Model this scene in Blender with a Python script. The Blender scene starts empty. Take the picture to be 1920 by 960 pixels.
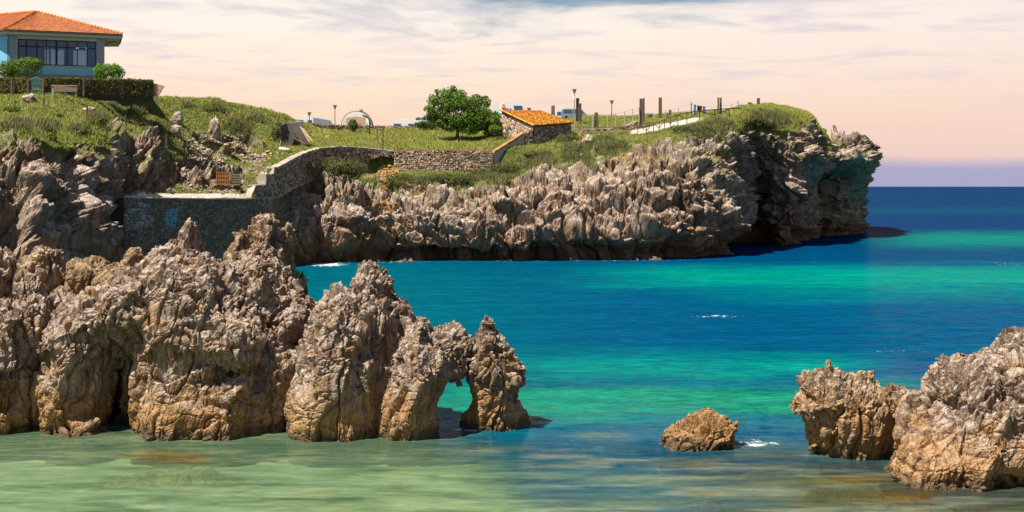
import bpy, math, random
import numpy as np
from mathutils import Vector, Matrix

random.seed(7)
RNG = np.random.default_rng(11)
SC = bpy.context.scene
COL = SC.collection
R = math.radians

# ------------------------------------------------------------------ camera
F = 2500.0            # focal length in pixels of the 1920 wide picture
HZ = 349.0            # row of the horizon
CH = 9.0              # camera height above the water
cam_d = bpy.data.cameras.new("camera")
cam = bpy.data.objects.new("camera", cam_d)
COL.objects.link(cam)
cam.location = (0, 0, CH)
cam.rotation_euler = (R(90), 0, 0)
cam_d.sensor_width = 36.0
cam_d.lens = 36.0 * F / 1920.0
cam_d.shift_y = -(480.0 - HZ) / 1920.0
cam_d.clip_start = 0.5
cam_d.clip_end = 60000
SC.camera = cam

# ------------------------------------------------------------------ sky
SUN_EL, SUN_AZ = R(60), R(-124)     # azimuth from +Y (view direction) towards +X
world = bpy.data.worlds.new("World")
SC.world = world
world.use_nodes = True
WN, WL = world.node_tree.nodes, world.node_tree.links
WN.clear()


def wn(t, **kw):
    n = WN.new(t)
    for k, v in kw.items():
        setattr(n, k, v)
    return n


def ramp(nodes, stops, interp='LINEAR'):
    n = nodes.new('ShaderNodeValToRGB')
    n.color_ramp.interpolation = interp
    e = n.color_ramp.elements
    while len(e) < len(stops):
        e.new(0.5)
    for i, (p, c) in enumerate(stops):
        e[i].position = p
        e[i].color = (c[0], c[1], c[2], 1) if not isinstance(c, (int, float)) else (c, c, c, 1)
    return n


out = wn('ShaderNodeOutputWorld')
bg = wn('ShaderNodeBackground')
sky = wn('ShaderNodeTexSky', sky_type='NISHITA')
sky.sun_disc = False
sky.sun_elevation = SUN_EL
sky.sun_rotation = SUN_AZ
sky.air_density = 1.0
sky.dust_density = 0.4
sky.ozone_density = 2.5
skys = wn('ShaderNodeMix', data_type='RGBA', blend_type='MULTIPLY')
skys.inputs[0].default_value = 1
WL.new(sky.outputs[0], skys.inputs[6])
skys.inputs[7].default_value = (0.050, 0.050, 0.050, 1)
tc = wn('ShaderNodeTexCoord')
sep = wn('ShaderNodeSeparateXYZ')
WL.new(tc.outputs['Generated'], sep.inputs[0])


def wmath(op, a, b=None, c=None, clamp=False):
    n = wn('ShaderNodeMath', operation=op)
    n.use_clamp = clamp
    for i, v in enumerate((a, b, c)):
        if v is None:
            continue
        if isinstance(v, (int, float)):
            n.inputs[i].default_value = v
        else:
            WL.new(v, n.inputs[i])
    return n.outputs[0]


def wmix(f, a, b, kind='MIX'):
    n = wn('ShaderNodeMix', data_type='RGBA', blend_type=kind)
    for s, v in ((0, f), (6, a), (7, b)):
        if isinstance(v, tuple):
            n.inputs[s].default_value = (*v, 1)
        elif isinstance(v, (int, float)):
            n.inputs[s].default_value = v
        else:
            WL.new(v, n.inputs[s])
    return n.outputs[2]


el = sep.outputs[2]
# cloud layer: a flat sheet seen in perspective (direction divided by height)
den = wmath('ADD', wmath('MAXIMUM', el, 0.0), 0.085)
cx = wmath('DIVIDE', sep.outputs[0], den)
cy = wmath('DIVIDE', sep.outputs[1], den)
comb = wn('ShaderNodeCombineXYZ')
WL.new(wmath('ADD', wmath('MULTIPLY', cx, 1.35), 8.3), comb.inputs[0])
WL.new(wmath('MULTIPLY', cy, 1.9), comb.inputs[1])


def wnoise(vec, scale, detail, rough=0.55, dist=0.0):
    n = wn('ShaderNodeTexNoise')
    n.inputs['Scale'].default_value = scale
    n.inputs['Detail'].default_value = detail
    n.inputs['Roughness'].default_value = rough
    n.inputs['Distortion'].default_value = dist
    WL.new(vec, n.inputs['Vector'])
    return n.outputs[0]


n1 = wnoise(comb.outputs[0], 0.55, 9, 0.60, 0.5)
n2 = wnoise(comb.outputs[0], 1.5, 8, 0.62, 0.4)
# gap threshold: closed near the horizon, opening up with elevation
gap = wmath('MULTIPLY', wmath('SUBTRACT', el, 0.09), 2.2)
cov = wmath('SUBTRACT', wmath('ADD', n1, wmath('MULTIPLY', n2, 0.22)), wmath('ADD', gap, 0.34))
cov = wmath('MULTIPLY', cov, 5.0, clamp=True)
covs = wn('ShaderNodeMapRange', interpolation_type='SMOOTHSTEP')
WL.new(cov, covs.inputs[0])
cl = ramp(WN, [(0.0, (0.60, 0.46, 0.56)), (0.020, (0.86, 0.60, 0.52)), (0.05, (0.97, 0.70, 0.53)),
               (0.085, (1.0, 0.82, 0.67)), (0.12, (1.0, 0.90, 0.80)), (0.30, (0.80, 0.82, 0.86))])
WL.new(wmath('MULTIPLY', el, 1.0), cl.inputs[0])
# thin grey-violet undersides and brighter billows
shade = wmath('MULTIPLY', wmath('SUBTRACT', n2, 0.50), 4.2, clamp=True)
shade = wmath('MULTIPLY', shade, wmath('MULTIPLY', wmath('SUBTRACT', el, 0.03), 12.0, clamp=True))
ccol = wmix(wmath('MULTIPLY', shade, 0.85), cl.outputs[0], (0.60, 0.56, 0.68))
az = wmath('MULTIPLY', wmath('ADD', sep.outputs[0], 0.10), 1.3, clamp=True)
ccol = wmix(wmath('MULTIPLY', az, 0.45), ccol, (0.80, 0.64, 0.66))
# low distant bank on the sea horizon
bn = wnoise(tc.outputs['Generated'], 9.0, 5, 0.6)
bank_h = wmath('ADD', 0.022, wmath('MULTIPLY', wmath('SUBTRACT', bn, 0.5), 0.012))
bank = wmath('MULTIPLY', wmath('SUBTRACT', bank_h, el), 110.0, clamp=True)
ccol = wmix(wmath('MULTIPLY', bank, 0.8), ccol, (0.33, 0.36, 0.57))
ccol = wmix(1.0, ccol, (0.63, 0.63, 0.63), 'MULTIPLY')
full = wmix(covs.outputs[0], skys.outputs[2], ccol)
below = wmath('LESS_THAN', el, -0.002)
full = wmix(below, full, (0.03, 0.08, 0.14))
WL.new(full, bg.inputs[0])
bg.inputs[1].default_value = 1.0
WL.new(bg.outputs[0], out.inputs[0])

# ------------------------------------------------------------------ sun
sun_d = bpy.data.lights.new("sun", 'SUN')
sun = bpy.data.objects.new("sun", sun_d)
COL.objects.link(sun)
sun_d.energy = 5.0
sun_d.angle = R(0.5)
sun_d.color = (1.0, 0.92, 0.81)
SDIR = Vector((math.sin(SUN_AZ) * math.cos(SUN_EL), math.cos(SUN_AZ) * math.cos(SUN_EL), math.sin(SUN_EL)))
sun.rotation_euler = SDIR.to_track_quat('Z', 'Y').to_euler()
sun.location = (-60, 60, 90)

# ------------------------------------------------------------------ exposure
vs = SC.view_settings
vs.view_transform = 'Standard'
vs.look = 'None'
vs.exposure = 0.70
vs.gamma = 1
vs.use_curve_mapping = False
SC.cycles.max_bounces = 6
SC.cycles.transparent_max_bounces = 12
SC.cycles.use_denoising = True


# ------------------------------------------------------------------ helpers
def P(px, py, Y):
    """picture position + distance -> world point"""
    return np.array([(px - 960.0) * Y / F, Y, CH + (HZ - py) * Y / F])


def PZ(px, Y, z):
    return np.array([(px - 960.0) * Y / F, Y, z])


_perm = np.random.default_rng(3).permutation(256).astype(np.int32)
_perm = np.concatenate([_perm, _perm])
_g = np.random.default_rng(5).normal(size=(256, 3)).astype(np.float32)
_g /= np.linalg.norm(_g, axis=1, keepdims=True)


def perlin(p):
    p = np.asarray(p, np.float32)
    pi = np.floor(p).astype(np.int32)
    f = p - pi
    u = f * f * f * (f * (f * 6 - 15) + 10)
    pi &= 255
    X, Y, Z = pi[..., 0], pi[..., 1], pi[..., 2]
    res = 0
    a = [_perm[X], _perm[(X + 1) & 255]]
    vals = {}
    for i in (0, 1):
        for j in (0, 1):
            b = _perm[(a[i] + Y + j) & 255]
            for k in (0, 1):
                g = _g[_perm[(b + Z + k) & 255]]
                vals[i, j, k] = g[..., 0] * (f[..., 0] - i) + g[..., 1] * (f[..., 1] - j) + g[..., 2] * (f[..., 2] - k)
    ux, uy, uz = u[..., 0], u[..., 1], u[..., 2]

    def lx(j, k):
        return vals[0, j, k] + ux * (vals[1, j, k] - vals[0, j, k])
    y0 = lx(0, 0) + uy * (lx(1, 0) - lx(0, 0))
    y1 = lx(0, 1) + uy * (lx(1, 1) - lx(0, 1))
    return (y0 + uz * (y1 - y0)) * 1.5


def fbm(p, octaves=4, gain=0.5, lac=2.03):
    p = np.asarray(p, np.float32)
    s, a, t = 0, 1.0, 0.0
    for o in range(octaves):
        s = s + a * perlin(p + 17.3 * o)
        t += a
        a *= gain
        p = p * lac
    return s / t


def ridged(p, octaves=3, gain=0.5, lac=2.1):
    p = np.asarray(p, np.float32)
    s, a, t = 0, 1.0, 0.0
    for o in range(octaves):
        n = 1.0 - np.minimum(1.0, np.abs(perlin(p + 31.7 * o)) * 1.7)
        s = s + a * n * n
        t += a
        a *= gain
        p = p * lac
    return s / t


def worley(p, seed=0):
    """nearest / second nearest cell distance, with a value and a tilted plane per cell (broken rock faces)"""
    p = np.asarray(p, np.float32)
    pi = np.floor(p).astype(np.int32)
    f1 = np.full(len(p), 9, np.float32)
    f2 = f1.copy()
    val = np.zeros(len(p), np.float32)
    pl = np.zeros(len(p), np.float32)
    for i in (-1, 0, 1):
        for j in (-1, 0, 1):
            for k in (-1, 0, 1):
                hsh = _perm[(_perm[(_perm[(pi[:, 0] + i + seed) & 255] + pi[:, 1] + j) & 255] + pi[:, 2] + k) & 255]
                g = _g[hsh]
                dx = pi + np.array([i, j, k], np.float32) + 0.5 + 0.45 * g - p
                d = np.sqrt((dx * dx).sum(1))
                m = d < f1
                f2 = np.where(m, f1, np.minimum(f2, d))
                f1 = np.where(m, d, f1)
                g2 = _g[_perm[hsh + 1]]
                val = np.where(m, hsh.astype(np.float32) / 127.5 - 1, val)
                pl = np.where(m, (g2 * dx).sum(1), pl)
    return f1, f2, val, pl


def smooth(e0, e1, x):
    t = np.clip((x - e0) / (e1 - e0), 0, 1)
    return t * t * (3 - 2 * t)


def mesh_np(name, verts, quads=None, tris=None, smoothf=True):
    me = bpy.data.meshes.new(name)
    verts = np.ascontiguousarray(verts, np.float32)
    nq = 0 if quads is None else len(quads)
    nt = 0 if tris is None else len(tris)
    me.vertices.add(len(verts))
    me.vertices.foreach_set('co', verts.ravel())
    loops = []
    if nq:
        loops.append(np.asarray(quads, np.int32).ravel())
    if nt:
        loops.append(np.asarray(tris, np.int32).ravel())
    loops = np.concatenate(loops)
    me.loops.add(len(loops))
    me.loops.foreach_set('vertex_index', loops)
    me.polygons.add(nq + nt)
    st = np.concatenate([np.arange(nq) * 4, nq * 4 + np.arange(nt) * 3]).astype(np.int32)
    me.polygons.foreach_set('loop_start', st)
    me.polygons.foreach_set('loop_total', np.concatenate([np.full(nq, 4), np.full(nt, 3)]).astype(np.int32))
    me.polygons.foreach_set('use_smooth', np.full(nq + nt, smoothf))
    me.update(calc_edges=True)
    return me


def fattr(me, name, vals):
    a = me.attributes.new(name, 'FLOAT', 'POINT')
    a.data.foreach_set('value', np.ascontiguousarray(vals, np.float32).ravel())


def cattr(me, name, rgb):
    a = me.attributes.new(name, 'FLOAT_COLOR', 'POINT')
    c = np.ones((len(rgb), 4), np.float32)
    c[:, :3] = rgb
    a.data.foreach_set('color', c.ravel())


def link(name, me, mat=None, parent=None):
    o = bpy.data.objects.new(name, me)
    COL.objects.link(o)
    if mat is not None and me is not None and not me.materials:
        me.materials.append(mat)
    if parent is not None:
        o.parent = parent
    return o


def tag(o, label=None, cat=None, group=None, kind=None):
    if label:
        o['label'] = label
    if cat:
        o['category'] = cat
    if group:
        o['group'] = group
    if kind:
        o['kind'] = kind
    return o


def thing(name, label, cat, loc=(0, 0, 0), rz=0.0, group=None):
    o = bpy.data.objects.new(name, None)
    COL.objects.link(o)
    o.empty_display_size = 0.2
    o.location = [float(v) for v in loc]
    o.rotation_euler = (0, 0, rz)
    return tag(o, label, cat, group)


def vnormals(v, quads):
    n = np.zeros_like(v)
    a = v[quads[:, 2]] - v[quads[:, 0]]
    b = v[quads[:, 3]] - v[quads[:, 1]]
    fn = np.cross(a, b)
    for k in range(4):
        for c in range(3):
            n[:, c] += np.bincount(quads[:, k], fn[:, c], len(v))
    n /= np.maximum(np.linalg.norm(n, axis=1, keepdims=True), 1e-9)
    return n


# ------------------------------------------------------------------ materials
class NT:
    def __init__(self, name):
        self.m = bpy.data.materials.new(name)
        self.m.use_nodes = True
        self.N, self.L = self.m.node_tree.nodes, self.m.node_tree.links
        self.bsdf = self.N['Principled BSDF']
        self.geo = None

    def set(self, sock, v):
        if isinstance(v, (int, float)):
            sock.default_value = v
        elif isinstance(v, tuple):
            sock.default_value = (*v, 1) if len(v) == 3 and sock.type == 'RGBA' else v
        else:
            self.L.new(v, sock)

    def math(self, op, a, b=None, clamp=False):
        n = self.N.new('ShaderNodeMath')
        n.operation = op
        n.use_clamp = clamp
        self.set(n.inputs[0], a)
        if b is not None:
            self.set(n.inputs[1], b)
        return n.outputs[0]

    def mix(self, f, a, b, kind='MIX'):
        n = self.N.new('ShaderNodeMix')
        n.data_type = 'RGBA'
        n.blend_type = kind
        self.set(n.inputs[0], f)
        self.set(n.inputs[6], a)
        self.set(n.inputs[7], b)
        return n.outputs[2]

    def ramp(self, f, stops, interp='LINEAR'):
        n = ramp(self.N, stops, interp)
        self.set(n.inputs[0], f)
        return n.outputs[0]

    def pos(self):
        if self.geo is None:
            self.geo = self.N.new('ShaderNodeNewGeometry')
        return self.geo.outputs['Position']

    def obj(self):
        return self.N.new('ShaderNodeTexCoord').outputs['Object']

    def mapping(self, vec, scale=(1, 1, 1), rot=(0, 0, 0)):
        n = self.N.new('ShaderNodeMapping')
        self.L.new(vec, n.inputs[0])
        n.inputs['Scale'].default_value = scale
        n.inputs['Rotation'].default_value = rot
        return n.outputs[0]

    def noise(self, vec, scale, detail=4, rough=0.55, dist=0.0, out=0):
        n = self.N.new('ShaderNodeTexNoise')
        self.L.new(vec, n.inputs['Vector'])
        n.inputs['Scale'].default_value = scale
        n.inputs['Detail'].default_value = detail
        n.inputs['Roughness'].default_value = rough
        n.inputs['Distortion'].default_value = dist
        return n.outputs[out]

    def voronoi(self, vec, scale, feature='F1', out='Distance', rand=1.0):
        n = self.N.new('ShaderNodeTexVoronoi')
        n.feature = feature
        self.L.new(vec, n.inputs['Vector'])
        n.inputs['Scale'].default_value = scale
        n.inputs['Randomness'].default_value = rand
        return n.outputs[out]

    def attr(self, name, out='Fac'):
        n = self.N.new('ShaderNodeAttribute')
        n.attribute_name = name
        return n.outputs[out]

    def sepxyz(self, vec):
        n = self.N.new('ShaderNodeSeparateXYZ')
        self.L.new(vec, n.inputs[0])
        return n.outputs

    def bump(self, h, strength=0.5, dist=0.1, normal=None):
        n = self.N.new('ShaderNodeBump')
        n.inputs['Strength'].default_value = strength
        n.inputs['Distance'].default_value = dist
        self.set(n.inputs['Height'], h)
        if normal is not None:
            self.L.new(normal, n.inputs['Normal'])
        return n.outputs[0]

    def fin(self, color=None, rough=0.9, spec=0.2, normal=None, **kw):
        if color is not None:
            self.set(self.bsdf.inputs['Base Color'], color)
        self.set(self.bsdf.inputs['Roughness'], rough)
        self.set(self.bsdf.inputs['Specular IOR Level'], spec)
        if normal is not None:
            self.L.new(normal, self.bsdf.inputs['Normal'])
        for k, v in kw.items():
            self.set(self.bsdf.inputs[k], v)
        return self.m


def simple(name, c, rough=0.7, spec=0.3, var=0.25, scale=6.0, metal=0.0, bump=0.15):
    t = NT(name)
    o = t.obj()
    n = t.noise(o, scale, 5, 0.6)
    n2 = t.noise(o, scale * 5, 3, 0.6)
    f = t.math('ADD', t.math('MULTIPLY', n, 0.7), t.math('MULTIPLY', n2, 0.3))
    lo = tuple(x * (1 - var) for x in c)
    hi = tuple(min(1, x * (1 + var)) for x in c)
    col = t.ramp(f, [(0.3, lo), (0.7, hi)])
    nm = t.bump(n2, bump, 0.02) if bump else None
    return t.fin(col, rough, spec, nm, Metallic=metal)


def rock_mat(name, pale, mid, dark, ochre, s=1.0, grass=False, ochre_top=1.6, ochre_amt=0.75, wetness=0.75, wet_h=0.45):
    """weathered limestone; s = size of one feature in metres"""
    t = NT(name)
    p = t.pos()
    geo = t.geo
    st = t.mapping(p, (1.0, 1.0, 0.20))
    a = t.noise(p, 0.45 / s, 6, 0.62, 0.4)
    b = t.noise(st, 2.3 / s, 6, 0.65, 0.6)
    c = t.noise(p, 9.0 / s, 4, 0.6)
    f = t.math('ADD', t.math('MULTIPLY', a, 0.45), t.math('MULTIPLY', b, 0.55))
    col = t.ramp(f, [(0.36, dark), (0.46, mid), (0.53, tuple((x + y) / 2 for x, y in zip(mid, pale))), (0.63, pale)])
    big = t.noise(p, 0.13 / s, 3, 0.5, 0.3)
    col = t.mix(t.math('MULTIPLY', t.math('SUBTRACT', big, 0.48), 5.0, True), col, t.mix(1.0, col, (0.62, 0.55, 0.50), 'MULTIPLY'))
    # paler upward faces
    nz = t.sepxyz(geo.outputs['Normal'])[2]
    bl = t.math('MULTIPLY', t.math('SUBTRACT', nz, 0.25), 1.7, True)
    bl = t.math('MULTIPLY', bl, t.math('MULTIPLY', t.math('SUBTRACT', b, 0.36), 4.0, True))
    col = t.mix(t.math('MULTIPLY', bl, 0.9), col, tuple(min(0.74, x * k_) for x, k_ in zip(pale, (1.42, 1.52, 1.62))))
    # ochre staining, strongest towards the tide line
    z = t.sepxyz(p)[2]
    low = t.math('SUBTRACT', 1.0, t.math('DIVIDE', z, ochre_top), True)
    och = t.noise(p, 0.7 / s, 5, 0.6, 0.8)
    om = t.math('ADD', t.math('MULTIPLY', t.math('SUBTRACT', och, 0.50), 4.0), t.math('MULTIPLY', low, 1.5), True)
    om = t.math('MULTIPLY', om, t.math('MULTIPLY', t.math('SUBTRACT', c, 0.30), 4.0, True))
    col = t.mix(t.math('MULTIPLY', om, ochre_amt), col, ochre)
    # fine dark lichen specks
    sp = t.math('MULTIPLY', t.math('SUBTRACT', t.noise(p, 16.0 / s, 3, 0.7), 0.58), 6.0, True)
    col = t.mix(t.math('MULTIPLY', sp, 0.45), col, tuple(x * 0.55 for x in dark))
    # wet algae band at the tide line
    wet = t.math('MULTIPLY', t.math('SUBTRACT', t.math('ADD', wet_h * 0.1, t.math('MULTIPLY', t.math('ADD', b, t.math('SUBTRACT', a, 0.5)), wet_h * 1.8)), z), 1.6 / wet_h, True)
    col = t.mix(t.math('MULTIPLY', wet, wetness), col, (0.060, 0.045, 0.028))
    rough = t.math('SUBTRACT', 0.92, t.math('MULTIPLY', wet, 0.45))
    # relief
    wob = t.N.new('ShaderNodeVectorMath')
    wob.operation = 'MULTIPLY_ADD'
    t.L.new(t.noise(p, 1.6 / s, 3, 0.6, 0.0, out=1), wob.inputs[0])
    wob.inputs[1].default_value = (0.55 * s, 0.55 * s, 0.55 * s)
    t.L.new(p, wob.inputs[2])
    cr = t.voronoi(t.mapping(wob.outputs[0], (1, 1, 0.40)), 1.5 / s, 'DISTANCE_TO_EDGE')
    cr2 = t.voronoi(t.mapping(wob.outputs[0], (1, 1, 0.65)), 4.2 / s, 'DISTANCE_TO_EDGE')
    crm = t.math('ADD', t.math('MULTIPLY', cr, 12.0, True), t.math('MULTIPLY', t.math('MULTIPLY', cr2, 10.0, True), 0.5))
    h = t.math('ADD', t.math('MULTIPLY', b, 0.9), t.math('ADD', t.math('MULTIPLY', c, 0.35), t.math('MULTIPLY', crm, 0.22)))
    nm = t.bump(h, 1.0, 0.26 * s)
    if grass:
        g = t.attr('grass')
        gn = t.noise(p, 1.1, 5, 0.65)
        gn2 = t.noise(p, 7.0, 3, 0.65)
        gcol = t.ramp(t.math('ADD', t.math('MULTIPLY', gn, 0.6), t.math('MULTIPLY', gn2, 0.4)),
                      [(0.30, (0.045, 0.060, 0.014)), (0.48, (0.105, 0.135, 0.026)), (0.60, (0.165, 0.165, 0.045)), (0.74, (0.26, 0.21, 0.085))])
        col = t.mix(g, col, gcol)
        # bare earth / scree / path tints, then the painted teal shade
        col = t.mix(t.attr('earth'), col, t.ramp(c, [(0.3, (0.26, 0.13, 0.04)), (0.7, (0.60, 0.38, 0.15))]))
        col = t.mix(t.attr('pave'), col, t.ramp(c, [(0.3, (0.56, 0.49, 0.40)), (0.7, (0.72, 0.66, 0.57))]))
        col = t.mix(t.attr('teal_shade'), col, t.ramp(b, [(0.35, (0.05, 0.13, 0.12)), (0.65, (0.13, 0.30, 0.27))]))
    return t.fin(col, rough, 0.25, nm)

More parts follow.
